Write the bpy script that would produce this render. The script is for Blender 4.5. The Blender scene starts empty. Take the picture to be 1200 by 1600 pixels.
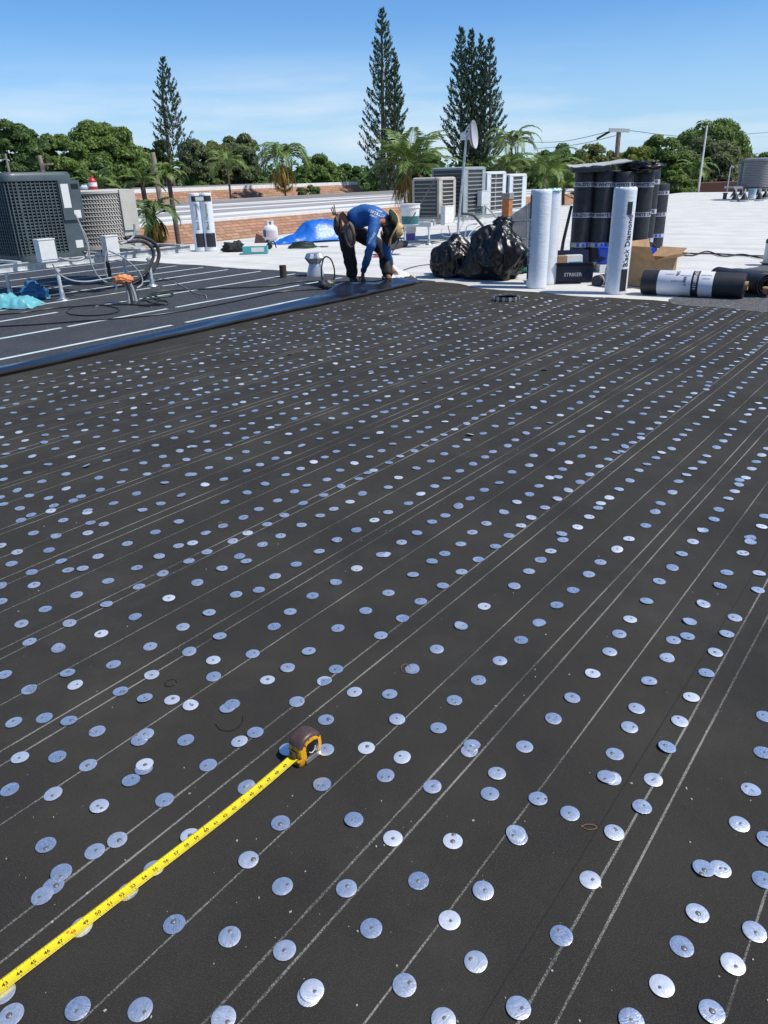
import bpy, math, random
import numpy as np
from mathutils import Vector, Matrix, noise
R = math.radians
rnd = random.Random(7)
sc = bpy.context.scene
# ------------------------------------------------------------ camera
FPX, PITCH, ROLL, EYE = 1150.0, 0.4271, -0.0295, 1.273
cth, sth, cro, sro = math.cos(PITCH), math.sin(PITCH), math.cos(ROLL), math.sin(ROLL)
cam_data = bpy.data.cameras.new('camera')
cam = bpy.data.objects.new('camera', cam_data)
sc.collection.objects.link(cam)
sc.camera = cam
cam_data.sensor_fit = 'VERTICAL'; cam_data.sensor_height = 36.0
cam_data.lens = 36.0 * FPX / 1600.0
cam_data.clip_start = 0.02; cam_data.clip_end = 3000
_u0 = Vector((0, sth, cth)); _r0 = Vector((1, 0, 0)); _f = Vector((0, cth, -sth))
_r = _r0 * cro + _u0 * sro
_u = _r0 * -sro + _u0 * cro
CAMR, CAMU, CAMF = _r.copy(), _u.copy(), _f.copy()
m = Matrix((( _r.x, _u.x, -_f.x, 0), (_r.y, _u.y, -_f.y, 0), (_r.z, _u.z, -_f.z, EYE), (0, 0, 0, 1)))
cam.matrix_world = m
sc.render.resolution_x, sc.render.resolution_y = 768, 1024
sc.render.engine = 'CYCLES'
# ------------------------------------------------------------ sky and sun
SUN_EL, SUN_AZ = R(56), math.atan2(0.945, -0.327)
world = bpy.data.worlds.new('World'); sc.world = world; world.use_nodes = True
nt = world.node_tree; nt.nodes.clear()
wo = nt.nodes.new('ShaderNodeOutputWorld'); bg = nt.nodes.new('ShaderNodeBackground')
sky = nt.nodes.new('ShaderNodeTexSky'); sky.sky_type = 'NISHITA'; sky.sun_disc = False
sky.sun_elevation = SUN_EL; sky.sun_rotation = SUN_AZ
sky.air_density = 0.9; sky.dust_density = 0.0; sky.ozone_density = 2.0; sky.altitude = 0
bg.inputs['Strength'].default_value = 0.135
tc = nt.nodes.new('ShaderNodeTexCoord'); mp = nt.nodes.new('ShaderNodeMapping')
mp.inputs['Rotation'].default_value = (0, R(6), 0)
mp.inputs['Scale'].default_value = (1.1, 1.1, 9); mp.inputs['Location'].default_value = (0.35, 0.1, 0)
nz = nt.nodes.new('ShaderNodeTexNoise'); nz.inputs['Scale'].default_value = 1.7; nz.inputs['Detail'].default_value = 7
nz.inputs['Roughness'].default_value = 0.55
cr = nt.nodes.new('ShaderNodeValToRGB'); cr.color_ramp.elements[0].position = 0.44; cr.color_ramp.elements[1].position = 0.68
sp = nt.nodes.new('ShaderNodeSeparateXYZ')
mr = nt.nodes.new('ShaderNodeMapRange'); mr.inputs['From Min'].default_value = 0.135; mr.inputs['From Max'].default_value = 0.07
mr.inputs['To Min'].default_value = 0.0; mr.inputs['To Max'].default_value = 0.8
mul = nt.nodes.new('ShaderNodeMath'); mul.operation = 'MULTIPLY'
mx = nt.nodes.new('ShaderNodeMix'); mx.data_type = 'RGBA'
mx.inputs['B'].default_value = (6.2, 6.8, 7.4, 1)
L = nt.links.new
L(tc.outputs['Generated'], mp.inputs['Vector']); L(mp.outputs['Vector'], nz.inputs['Vector']); L(nz.outputs['Fac'], cr.inputs['Fac'])
L(tc.outputs['Generated'], sp.inputs['Vector']); L(sp.outputs['Z'], mr.inputs['Value'])
L(cr.outputs['Color'], mul.inputs[0]); L(mr.outputs['Result'], mul.inputs[1]); L(mul.outputs[0], mx.inputs['Factor'])
tint = nt.nodes.new('ShaderNodeMix'); tint.data_type = 'RGBA'; tint.blend_type = 'MULTIPLY'; tint.inputs['Factor'].default_value = 1.0; tint.inputs['B'].default_value = (0.52, 0.79, 1.06, 1)
hz = nt.nodes.new('ShaderNodeMix'); hz.data_type = 'RGBA'; hz.inputs['B'].default_value = (3.6, 5.0, 6.6, 1)
hr = nt.nodes.new('ShaderNodeMapRange'); hr.inputs['From Min'].default_value = 0.16; hr.inputs['From Max'].default_value = 0.0; hr.inputs['To Min'].default_value = 0.0; hr.inputs['To Max'].default_value = 0.85
L(sp.outputs['Z'], hr.inputs['Value']); L(hr.outputs['Result'], hz.inputs['Factor'])
L(sky.outputs['Color'], tint.inputs['A']); L(tint.outputs['Result'], hz.inputs['A']); L(hz.outputs['Result'], mx.inputs['A']); L(mx.outputs['Result'], bg.inputs['Color']); L(bg.outputs['Background'], wo.inputs['Surface'])
sun_data = bpy.data.lights.new('sun', 'SUN'); sun_data.energy = 4.9; sun_data.angle = R(0.55); sun_data.color = (1.0, 0.955, 0.88)
sun = bpy.data.objects.new('sun', sun_data); sc.collection.objects.link(sun)
SUNDIR = Vector((math.sin(SUN_AZ) * math.cos(SUN_EL), math.cos(SUN_AZ) * math.cos(SUN_EL), math.sin(SUN_EL)))
sun.rotation_euler = SUNDIR.to_track_quat('Z', 'Y').to_euler(); sun.location = (8, -4, 14)
sc.view_settings.view_transform = 'Standard'; sc.view_settings.look = 'None'
sc.view_settings.exposure = 0.0; sc.view_settings.gamma = 1.0
# ------------------------------------------------------------ places: a point on the roof seen at (px, py) of the 1200 x 1600 photo
def _lv(px, py):
    x, y = px - 600, 800 - py
    return cro * x - sro * y, sro * x + cro * y
def G(px, py, z=0.0):
    x, y = _lv(px, py); d = (EYE - z) / (sth - y / FPX * cth)
    return Vector((d * x / FPX, d * (cth + y / FPX * sth), z))
def PY(px, py, Y):
    x, y = _lv(px, py); k = Y / (cth + y / FPX * sth)
    return Vector((k * x / FPX, Y, EYE + k * (y / FPX * cth - sth)))
AZ = 0.66427; SA, CA = math.sin(AZ), math.cos(AZ)
UD = Vector((SA, CA, 0)); WD = Vector((CA, -SA, 0)); ZD = Vector((0, 0, 1))
def U(u, w, z=0.0): return UD * u + WD * w + ZD * z
def UWof(p): return p.x * SA + p.y * CA, p.x * CA - p.y * SA
# ------------------------------------------------------------ mesh builder
class M:
    def __init__(s): s.v = []; s.f = []; s.mi = []; s.cur = 0
    def add(s, vs, fs):
        o = len(s.v); s.v += [tuple(v) for v in vs]; s.f += [tuple(i + o for i in f) for f in fs]; s.mi += [s.cur] * len(fs); return s
    def box(s, o, a, b, c):
        # corner o, edge vectors a, b, c
        o, a, b, c = map(Vector, (o, a, b, c))
        vs = [o, o + a, o + a + b, o + b, o + c, o + a + c, o + a + b + c, o + b + c]
        fs = [(0, 3, 2, 1), (4, 5, 6, 7), (0, 1, 5, 4), (1, 2, 6, 5), (2, 3, 7, 6), (3, 0, 4, 7)]
        if a.cross(b).dot(c) < 0: fs = [f[::-1] for f in fs]
        return s.add(vs, fs)
    def cbox(s, c, sx, sy, sz, ex=UD, ey=None, ez=ZD):
        ex = Vector(ex).normalized(); ez = Vector(ez); ey = ez.cross(ex) if ey is None else Vector(ey)
        return s.box(Vector(c) - ex * sx / 2 - ey * sy / 2 - ez * sz / 2, ex * sx, ey * sy, ez * sz)
    def ring(s, rings, closed=True, caps=True, loop=False):
        n = len(rings[0]); vs = [p for r in rings for p in r]; fs = []
        k = len(rings)
        for i in range(k if loop else k - 1):
            for j in range(n if closed else n - 1):
                a, b = i * n + j, i * n + (j + 1) % n; i2 = (i + 1) % k
                fs.append((a, b, i2 * n + (j + 1) % n, i2 * n + j))
        if caps and closed and not loop:
            fs.append(tuple(range(n))[::-1]); fs.append(tuple((k - 1) * n + j for j in range(n)))
        return s.add(vs, fs)
    def tube(s, pts, r, seg=8, smooth=0, loop=False):
        pts = [Vector(p) for p in pts]
        if smooth: pts = catmull(pts, smooth, loop)
        k = len(pts); rings = []; prev = None
        for i, p in enumerate(pts):
            if loop: t = pts[(i + 1) % k] - pts[i - 1]
            else: t = pts[min(i + 1, k - 1)] - pts[max(i - 1, 0)]
            if t.length < 1e-9: t = Vector((0, 0, 1))
            t.normalize()
            if prev is None:
                a = t.orthogonal().normalized()
            else:
                a = prev - t * prev.dot(t)
                a = a.normalized() if a.length > 1e-6 else t.orthogonal().normalized()
            prev = a; b = t.cross(a)
            rr = r[i * (len(r) - 1) // max(k - 1, 1)] if isinstance(r, (list, tuple)) and smooth else (r[i] if isinstance(r, (list, tuple)) else r)
            rings.append([p + (a * math.cos(2 * math.pi * j / seg) + b * math.sin(2 * math.pi * j / seg)) * rr for j in range(seg)])
        return s.ring(rings, loop=loop)
    def lathe(s, prof, c, seg=24, ax=ZD, caps=True):
        ax = Vector(ax).normalized(); a = ax.orthogonal().normalized(); b = ax.cross(a); c = Vector(c)
        if abs(ax.z) > 0.99: a = Vector((1, 0, 0)); b = Vector((0, 1, 0))
        rings = [[c + ax * h + (a * math.cos(2 * math.pi * j / seg) + b * math.sin(2 * math.pi * j / seg)) * max(r, 1e-4) for j in range(seg)] for r, h in prof]
        return s.ring(rings, caps=caps)
    def grid(s, fn, nu, nv):
        vs = [fn(i / nu, j / nv) for i in range(nu + 1) for j in range(nv + 1)]
        fs = [(i * (nv + 1) + j, (i + 1) * (nv + 1) + j, (i + 1) * (nv + 1) + j + 1, i * (nv + 1) + j + 1) for i in range(nu) for j in range(nv)]
        return s.add(vs, fs)
    def shell(s, fn, nu, nv, th):
        # a grid given thickness th straight down
        top = [Vector(fn(i / nu, j / nv)) for i in range(nu + 1) for j in range(nv + 1)]
        n = len(top); vs = top + [p - Vector((0, 0, th)) for p in top]; fs = []
        id = lambda i, j: i * (nv + 1) + j
        for i in range(nu):
            for j in range(nv):
                q = (id(i, j), id(i + 1, j), id(i + 1, j + 1), id(i, j + 1)); fs.append(q); fs.append(tuple(k + n for k in q[::-1]))
        for i in range(nu):
            for j, fl in ((0, 1), (nv, 0)):
                q = (id(i, j), id(i, j) + n, id(i + 1, j) + n, id(i + 1, j)); fs.append(q if fl else q[::-1])
        for j in range(nv):
            for i, fl in ((0, 0), (nu, 1)):
                q = (id(i, j), id(i, j) + n, id(i, j + 1) + n, id(i, j + 1)); fs.append(q if fl else q[::-1])
        return s.add(vs, fs)
    def text(s, body, size, fn, bold=0.0):
        vs, fs = text_geo(body, size, bold)
        return s.add([fn(x, y) for x, y in vs], fs)
_tc = {}
def text_geo(body, size, bold):
    k = (body, size, bold)
    if k not in _tc:
        cu = bpy.data.curves.new('lettering', 'FONT'); cu.body = body; cu.size = size; cu.align_x = 'CENTER'; cu.align_y = 'CENTER'
        cu.resolution_u = 2; cu.offset = bold
        ob = bpy.data.objects.new('lettering', cu); sc.collection.objects.link(ob)
        dg = bpy.context.evaluated_depsgraph_get()
        me = bpy.data.meshes.new_from_object(ob.evaluated_get(dg))
        _tc[k] = ([(v.co.x, v.co.y) for v in me.vertices], [tuple(p.vertices) for p in me.polygons])
        bpy.data.objects.remove(ob); bpy.data.curves.remove(cu); bpy.data.meshes.remove(me)
    return _tc[k]
def catmull(p, n, loop=False):
    out = []; k = len(p)
    for i in range(k if loop else k - 1):
        if loop: a, b, c, d = p[i - 1], p[i], p[(i + 1) % k], p[(i + 2) % k]
        else: a, b, c, d = p[max(i - 1, 0)], p[i], p[i + 1], p[min(i + 2, k - 1)]
        for q in range(n):
            t = q / n
            out.append(0.5 * ((2 * b) + (c - a) * t + (2 * a - 5 * b + 4 * c - d) * t * t + (3 * b - a - 3 * c + d) * t ** 3))
    if not loop: out.append(p[-1])
    return out
# ------------------------------------------------------------ objects
def mesh_of(mb, mats, loc, smooth):
    me = bpy.data.meshes.new('mesh')
    l = Vector(loc)
    me.from_pydata([(x - l.x, y - l.y, z - l.z) for x, y, z in mb.v], [], mb.f)
    if not isinstance(mats, (list, tuple)): mats = [mats]
    for m_ in mats: me.materials.append(m_)
    if len(mats) > 1: me.polygons.foreach_set('material_index', mb.mi)
    me.validate(); me.update()
    if smooth is True: me.shade_smooth()
    elif smooth:
        me.shade_smooth(); me.set_sharp_from_angle(angle=R(smooth))
    return me
def thing(name, label, cat, loc=(0, 0, 0), group=None):
    o = bpy.data.objects.new(name, None); sc.collection.objects.link(o); o.location = loc; o.empty_display_size = 0.1
    o['label'] = label; o['category'] = cat
    if group: o['group'] = group
    return o
def wloc(o):
    l = Vector(o.location)
    while o.parent: o = o.parent; l += Vector(o.location)
    return l
def part(name, mb, mats, parent, smooth=35, label=None):
    o = bpy.data.objects.new(name, mesh_of(mb, mats, wloc(parent), smooth)); sc.collection.objects.link(o); o.parent = parent
    if label: o['label'] = label
    return o
def solo(name, mb, mats, label, cat, loc, smooth=35, group=None):
    o = bpy.data.objects.new(name, mesh_of(mb, mats, loc, smooth)); sc.collection.objects.link(o); o.location = loc
    o['label'] = label; o['category'] = cat
    if group: o['group'] = group
    return o
def struct(name, mb, mats, smooth=None, kind='structure', loc=(0, 0, 0)):
    o = bpy.data.objects.new(name, mesh_of(mb, mats, loc, smooth)); sc.collection.objects.link(o); o.location = loc; o['kind'] = kind
    return o
def dup(o, loc, label=None, group=None, parent=None):
    c = o.copy(); sc.collection.objects.link(c); c.parent = parent
    if parent is None: c.location = loc
    if label: c['label'] = label
    if group: c['group'] = group
    for ch in [x for x in o.children]: dup(ch, None, parent=c)
    return c
# ------------------------------------------------------------ materials
def mat(name, col, rough=0.6, metal=0.0, var=0.0, vscale=8.0, bump=0.0, bscale=60.0, col2=None, spec=0.5, coat=0.0, bdist=0.01, ramp=(0.35, 0.65), detail=5, trans=0.0):
    m_ = bpy.data.materials.new(name); m_.use_nodes = True; n = m_.node_tree.nodes; l = m_.node_tree.links
    b = n['Principled BSDF']; b.inputs['Base Color'].default_value = (*col, 1); b.inputs['Roughness'].default_value = rough
    b.inputs['Metallic'].default_value = metal; b.inputs['Specular IOR Level'].default_value = spec; b.inputs['Coat Weight'].default_value = coat
    t = n.new('ShaderNodeTexCoord')
    if var or col2:
        if col2 is None: col2 = tuple(max(0, c * (1 - var)) for c in col); c1 = tuple(min(1, c * (1 + var)) for c in col)
        else: c1 = col
        z = n.new('ShaderNodeTexNoise'); z.inputs['Scale'].default_value = vscale; z.inputs['Detail'].default_value = detail; z.name = 'var'
        r = n.new('ShaderNodeValToRGB'); r.color_ramp.elements[0].position = ramp[0]; r.color_ramp.elements[1].position = ramp[1]
        r.color_ramp.elements[0].color = (*col2, 1); r.color_ramp.elements[1].color = (*c1, 1)
        l.new(t.outputs['Object'], z.inputs['Vector']); l.new(z.outputs['Fac'], r.inputs['Fac']); l.new(r.outputs['Color'], b.inputs['Base Color'])
    if bump:
        z2 = n.new('ShaderNodeTexNoise'); z2.inputs['Scale'].default_value = bscale; z2.inputs['Detail'].default_value = 4
        bp = n.new('ShaderNodeBump'); bp.inputs['Strength'].default_value = bump; bp.inputs['Distance'].default_value = bdist
        l.new(t.outputs['Object'], z2.inputs['Vector']); l.new(z2.outputs['Fac'], bp.inputs['Height']); l.new(bp.outputs['Normal'], b.inputs['Normal'])
    return m_
def addspeck(m_, scale, thr, col, amount=1.0, width=0.04):
    # fine grains of another colour over whatever the base colour is
    n = m_.node_tree.nodes; l = m_.node_tree.links; b = n['Principled BSDF']; t = n.new('ShaderNodeTexCoord')
    z = n.new('ShaderNodeTexNoise'); z.inputs['Scale'].default_value = scale; z.inputs['Detail'].default_value = 1.5
    r = n.new('ShaderNodeMapRange'); r.inputs['From Min'].default_value = thr; r.inputs['From Max'].default_value = thr + width; r.inputs['To Max'].default_value = amount
    x = n.new('ShaderNodeMix'); x.data_type = 'RGBA'; x.inputs['B'].default_value = (*col, 1)
    l.new(t.outputs['Object'], z.inputs['Vector']); l.new(z.outputs['Fac'], r.inputs['Value']); l.new(r.outputs['Result'], x.inputs['Factor'])
    if b.inputs['Base Color'].is_linked: l.new(b.inputs['Base Color'].links[0].from_socket, x.inputs['A'])
    else: x.inputs['A'].default_value = b.inputs['Base Color'].default_value
    l.new(x.outputs['Result'], b.inputs['Base Color']); return m_

# ============================================================ MATERIALS
FELT = mat('roofing_felt', (0.036, 0.032, 0.025), 0.9, var=0.0, vscale=2.2, col2=(0.021, 0.019, 0.016), bump=0.8, bscale=700, bdist=0.003, spec=0.3)
addspeck(FELT, 420, 0.56, (0.058, 0.054, 0.045), 0.9, .12); addspeck(FELT, 900, 0.60, (0.085, 0.08, 0.068), 0.8); _nf = FELT.node_tree.nodes; _lf = FELT.node_tree.links; _tf = _nf.new('ShaderNodeTexCoord'); _zf = _nf.new('ShaderNodeTexNoise'); _zf.inputs['Scale'].default_value = 1.6; _zf.inputs['Detail'].default_value = 8; _zf.inputs['Roughness'].default_value = .7
_rf = _nf.new('ShaderNodeMapRange'); _rf.inputs['From Min'].default_value = .52; _rf.inputs['From Max'].default_value = .78; _rf.inputs['To Max'].default_value = .55; _xf = _nf.new('ShaderNodeMix'); _xf.data_type = 'RGBA'; _xf.inputs['B'].default_value = (.075, .070, .060, 1)
_zb = _nf.new('ShaderNodeTexNoise'); _zb.inputs['Scale'].default_value = 5; _zb.inputs['Detail'].default_value = 3; _bb = _nf.new('ShaderNodeBump'); _bb.inputs['Strength'].default_value = .5; _bb.inputs['Distance'].default_value = .02; _lf.new(_tf.outputs['Object'], _zb.inputs['Vector']); _lf.new(_zb.outputs['Fac'], _bb.inputs['Height']); _bf = _nf['Principled BSDF']; _lf.new(_bb.outputs['Normal'], _bf.inputs['Normal'].links[0].from_node.inputs['Normal'])
_lf.new(_tf.outputs['Object'], _zf.inputs['Vector']); _lf.new(_zf.outputs['Fac'], _rf.inputs['Value']); _lf.new(_rf.outputs['Result'], _xf.inputs['Factor']); _lf.new(_bf.inputs['Base Color'].links[0].from_socket, _xf.inputs['A']); _lf.new(_xf.outputs['Result'], _bf.inputs['Base Color'])
addspeck(FELT, 260, 0.775, (0.30, 0.29, 0.26), 0.7, 0.01)
CHALK = mat('chalk', (0.24, 0.235, 0.21), 0.95)
n_, l_ = CHALK.node_tree.nodes, CHALK.node_tree.links
_t = n_.new('ShaderNodeTexCoord'); _z = n_.new('ShaderNodeTexNoise'); _z.inputs['Scale'].default_value = 320; _z.inputs['Detail'].default_value = 5
_z3 = n_.new('ShaderNodeTexNoise'); _z3.inputs['Scale'].default_value = 2.2; _z3.inputs['Detail'].default_value = 4
_ad = n_.new('ShaderNodeMath'); _ad.operation = 'ADD'
_r = n_.new('ShaderNodeMapRange'); _r.inputs['From Min'].default_value = 0.86; _r.inputs['From Max'].default_value = 1.12; _r.inputs['To Max'].default_value = 0.92; _r.inputs['To Min'].default_value = 0.10
l_.new(_t.outputs['Object'], _z.inputs['Vector']); l_.new(_t.outputs['Object'], _z3.inputs['Vector']); l_.new(_z.outputs['Fac'], _ad.inputs[0]); l_.new(_z3.outputs['Fac'], _ad.inputs[1])
l_.new(_ad.outputs[0], _r.inputs['Value']); l_.new(_r.outputs['Result'], n_['Principled BSDF'].inputs['Alpha'])
LAP = mat('lap_black', (0.012, 0.012, 0.012), 0.9)  # flat black for the felt's lap lines, nail rings and the sheet's lip
GRAN = mat('black_granules', (0.034, 0.036, 0.042), 0.85, col2=(0.022, 0.024, 0.029), vscale=2.5, bump=0.6, bscale=420, bdist=0.003)
addspeck(GRAN, 330, 0.60, (0.12, 0.125, 0.14), 0.8, 0.05); addspeck(GRAN, 120, 0.70, (0.5, 0.52, 0.55), 0.9, 0.02)
SELV = mat('selvage_white', (0.52, 0.60, 0.60), 0.6, var=0.12, vscale=6)
WHITE = mat('white_cap_sheet', (0.66, 0.65, 0.60), 0.9, col2=(0.56, 0.55, 0.51), vscale=1.6, bump=0.5, bscale=300, bdist=0.003)
addspeck(WHITE, 190, 0.60, (0.30, 0.30, 0.29), 0.55, 0.06)
def seams(m_, per, wid, col, amt, along=True):
    n = m_.node_tree.nodes; l = m_.node_tree.links; b = n['Principled BSDF']; t = n.new('ShaderNodeTexCoord')
    mp_ = n.new('ShaderNodeMapping'); mp_.vector_type = 'POINT'; mp_.inputs['Rotation'].default_value = (0, 0, AZ)
    zz = n.new('ShaderNodeTexNoise'); zz.inputs['Scale'].default_value = 0.6; ad = n.new('ShaderNodeMix'); ad.data_type = 'VECTOR'; ad.inputs['Factor'].default_value = 0.06
    l.new(t.outputs['Object'], mp_.inputs['Vector']); l.new(t.outputs['Object'], zz.inputs['Vector'])
    l.new(mp_.outputs['Vector'], ad.inputs['A']); l.new(zz.outputs['Color'], ad.inputs['B'])
    s_ = n.new('ShaderNodeSeparateXYZ'); l.new(ad.outputs['Result'], s_.inputs['Vector'])
    d = n.new('ShaderNodeMath'); d.operation = 'DIVIDE'; d.inputs[1].default_value = per; l.new(s_.outputs['Y'], d.inputs[0])
    f = n.new('ShaderNodeMath'); f.operation = 'FRACT'; l.new(d.outputs[0], f.inputs[0])
    c = n.new('ShaderNodeMath'); c.operation = 'LESS_THAN'; c.inputs[1].default_value = wid / per; l.new(f.outputs[0], c.inputs[0])
    q = n.new('ShaderNodeMath'); q.operation = 'MULTIPLY'; q.inputs[1].default_value = amt; l.new(c.outputs[0], q.inputs[0])
    x = n.new('ShaderNodeMix'); x.data_type = 'RGBA'; x.inputs['B'].default_value = (*col, 1)
    l.new(b.inputs['Base Color'].links[0].from_socket, x.inputs['A']); l.new(q.outputs[0], x.inputs['Factor']); l.new(x.outputs['Result'], b.inputs['Base Color'])
    # long stains
    m2 = n.new('ShaderNodeMapping'); m2.inputs['Scale'].default_value = (0.25, 2.2, 1); l.new(mp_.outputs['Vector'], m2.inputs['Vector'])
    z4 = n.new('ShaderNodeTexNoise'); z4.inputs['Scale'].default_value = 1.0; z4.inputs['Detail'].default_value = 6; l.new(m2.outputs['Vector'], z4.inputs['Vector'])
    r4 = n.new('ShaderNodeMapRange'); r4.inputs['From Min'].default_value = 0.52; r4.inputs['From Max'].default_value = 0.75; r4.inputs['To Max'].default_value = 0.5; l.new(z4.outputs['Fac'], r4.inputs['Value'])
    x2 = n.new('ShaderNodeMix'); x2.data_type = 'RGBA'; x2.inputs['B'].default_value = (0.40, 0.39, 0.37, 1)
    l.new(x.outputs['Result'], x2.inputs['A']); l.new(r4.outputs['Result'], x2.inputs['Factor']); l.new(x2.outputs['Result'], b.inputs['Base Color'])
seams(WHITE, 0.95, 0.05, (0.36, 0.36, 0.35), 0.55)
DIRT = mat('gritty_grey', (0.11, 0.11, 0.11), 0.9, col2=(0.045, 0.045, 0.047), vscale=18, bump=0.8, bscale=150, bdist=0.006, detail=9)
addspeck(DIRT, 90, 0.60, (0.30, 0.30, 0.30), 0.7, 0.05)
TIN = mat('galvanised_tin', (0.93, 0.935, 0.94), 0.3, metal=1.0)
n_, l_ = TIN.node_tree.nodes, TIN.node_tree.links; _b = n_['Principled BSDF']
_oi = n_.new('ShaderNodeObjectInfo'); _ge = n_.new('ShaderNodeNewGeometry'); _a = n_.new('ShaderNodeMath'); _a.operation = 'ADD'; _fr = n_.new('ShaderNodeMath'); _fr.operation = 'FRACT'
l_.new(_oi.outputs['Random'], _a.inputs[0]); l_.new(_ge.outputs['Random Per Island'], _a.inputs[1]); l_.new(_a.outputs[0], _fr.inputs[0])
_t = n_.new('ShaderNodeTexCoord'); _m = n_.new('ShaderNodeMapping'); _m.inputs['Scale'].default_value = (1, 5, 1); _m.inputs['Rotation'].default_value = (0, 0, 0.7); l_.new(_t.outputs['Object'], _m.inputs['Vector'])
_z = n_.new('ShaderNodeTexNoise'); _z.inputs['Scale'].default_value = 130; _z.inputs['Detail'].default_value = 5; l_.new(_m.outputs['Vector'], _z.inputs['Vector'])
_z.noise_dimensions = '4D'; l_.new(_fr.outputs[0], _z.inputs['W'])
_r1 = n_.new('ShaderNodeMapRange'); _r1.inputs['To Min'].default_value = 0.20; _r1.inputs['To Max'].default_value = 0.40; l_.new(_fr.outputs[0], _r1.inputs['Value'])
_ad2 = n_.new('ShaderNodeMath'); _ad2.operation = 'MULTIPLY_ADD'; _ad2.inputs[1].default_value = 0.40; l_.new(_z.outputs['Fac'], _ad2.inputs[0]); l_.new(_r1.outputs['Result'], _ad2.inputs[2])
_sb = n_.new('ShaderNodeMath'); _sb.operation = 'SUBTRACT'; _sb.inputs[1].default_value = 0.12; l_.new(_ad2.outputs[0], _sb.inputs[0]); l_.new(_sb.outputs[0], _b.inputs['Roughness'])
_r2 = n_.new('ShaderNodeMapRange'); _r2.inputs['From Min'].default_value = 0.80; _r2.inputs['From Max'].default_value = 1.0; _r2.inputs['To Max'].default_value = 0.72; _r2.inputs['To Min'].default_value = 0.96; l_.new(_fr.outputs[0], _r2.inputs['Value'])
_z5 = n_.new('ShaderNodeTexNoise'); _z5.inputs['Scale'].default_value = 420; _z5.inputs['Detail'].default_value = 4; _z5.noise_dimensions = '4D'; l_.new(_m.outputs['Vector'], _z5.inputs['Vector']); l_.new(_fr.outputs[0], _z5.inputs['W'])
_r5 = n_.new('ShaderNodeMapRange'); _r5.inputs['From Min'].default_value = .50; _r5.inputs['From Max'].default_value = .64; _r5.inputs['To Max'].default_value = .27; l_.new(_z5.outputs['Fac'], _r5.inputs['Value'])
_s5 = n_.new('ShaderNodeMath'); _s5.operation = 'SUBTRACT'; l_.new(_r2.outputs['Result'], _s5.inputs[0]); l_.new(_r5.outputs['Result'], _s5.inputs[1]); l_.new(_s5.outputs[0], _b.inputs['Metallic'])
_bp = n_.new('ShaderNodeBump'); _bp.inputs['Strength'].default_value = 0.5; _bp.inputs['Distance'].default_value = 0.0012; l_.new(_z.outputs['Fac'], _bp.inputs['Height']); l_.new(_bp.outputs['Normal'], _b.inputs['Normal'])
NAIL = mat('nail_head', (0.22, 0.21, 0.19), 0.5, metal=0.6)
BLACK = mat('black_plastic', (0.012, 0.012, 0.013), 0.35)
RUBBER = mat('black_rubber', (0.02, 0.02, 0.02), 0.7)
GALV = mat('galvanised_steel', (0.52, 0.53, 0.55), 0.45, metal=0.85, var=0.2, vscale=20, bump=0.1, bscale=80)
WPAINT = mat('white_paint', (0.74, 0.73, 0.69), 0.5, var=0.07, vscale=14)
# ============================================================ THE SETTING
ground = M(); ground.grid(lambda a, b: (-900 + 1800 * a, -500 + 2300 * b, -4.2), 8, 8)
struct('ground', ground, mat('grass_ground', (0.07, 0.085, 0.035), 0.95, var=0.4, vscale=0.3))
def poly(mb, uw, z): return mb.add([U(u, w, z) for u, w in uw], [tuple(range(len(uw)))])
WALLM = mat('stucco_wall', (0.50, 0.42, 0.33), 0.9, var=0.1, vscale=2, bump=0.3, bscale=60)
mb = M(); mb.box(U(-6, -14.3, -4.2), UD * 53, WD * 52, ZD * 4.19)
slab = struct('roof_slab', mb, WALLM)
mb = M()
mb.add([U(u, w, -0.004) for u, w in ((-6, -14.32), (-6, 38), (47.02, 38), (47.02, -14.32))], [(0, 1, 2, 3)])
struct('white_roof', mb, WHITE)
def wav(seed, x, a=0.06, f=1.3): return a * noise.noise(Vector((x * f, seed * 7.3, 0))) * 2
edge = []
w = -5.6
while w < 2.6: edge.append((8.13 + wav(1, w, 0.05) + wav(2, w, 0.02, 6) + (0.28 if w < -4.8 else 0) * min(1, (-4.8 - w) / 0.6 if w < -4.8 else 0), w)); w += 0.08
mb = M(); poly(mb, [(-6, -5.75), (8.3, -5.75)] + edge + [(8.2, 9), (-6, 9)], 0.0)
CH = [-0.04, -0.26, -0.31, -0.51, -0.68, -0.73, -0.90, -1.11, -1.17, -1.42, -1.595, -1.645, -1.82, -2.03, -2.075, -2.29, -2.455, -2.51, -2.675, -2.88, -2.925, -3.175, -3.355, -3.405,
      -3.56, -3.785, -3.84, -4.04, -4.22, -4.27, -4.42, -4.70, -4.75, -4.96, -5.16, -5.30, 0.2, 0.42, 0.47, 0.68, 0.9, 0.95]
mb.cur = 1
for k, w in enumerate(CH):
    hw = 0.0025 if k % 3 else 0.0020
    n = 90
    mb.grid(lambda a, b: U(-1 + 9.05 * a, w + 0.007 * noise.noise(Vector((a * 5, k * 3.1, 1))) + (b - 0.5) * 2 * hw * (1 + 0.45 * noise.noise(Vector((a * 110, k, 2)))), 0.0006), n * 3, 1)
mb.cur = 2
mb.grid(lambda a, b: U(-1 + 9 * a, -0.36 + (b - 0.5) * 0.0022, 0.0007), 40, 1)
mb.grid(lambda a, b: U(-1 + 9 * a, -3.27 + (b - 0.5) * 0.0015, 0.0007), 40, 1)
struct('roofing_felt', mb, [FELT, CHALK, LAP])
edge = []
w = -14.3
while w < -5.6: edge.append((8.42 + wav(3, w, 0.10, 0.7) + wav(4, w, 0.025, 6), w)); w += 0.1
mb = M(); poly(mb, [(-6, -14.3)] + [(-6, -5.8), (8.05, -5.8)] + edge[::-1], 0.002)
mb.cur = 1
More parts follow.
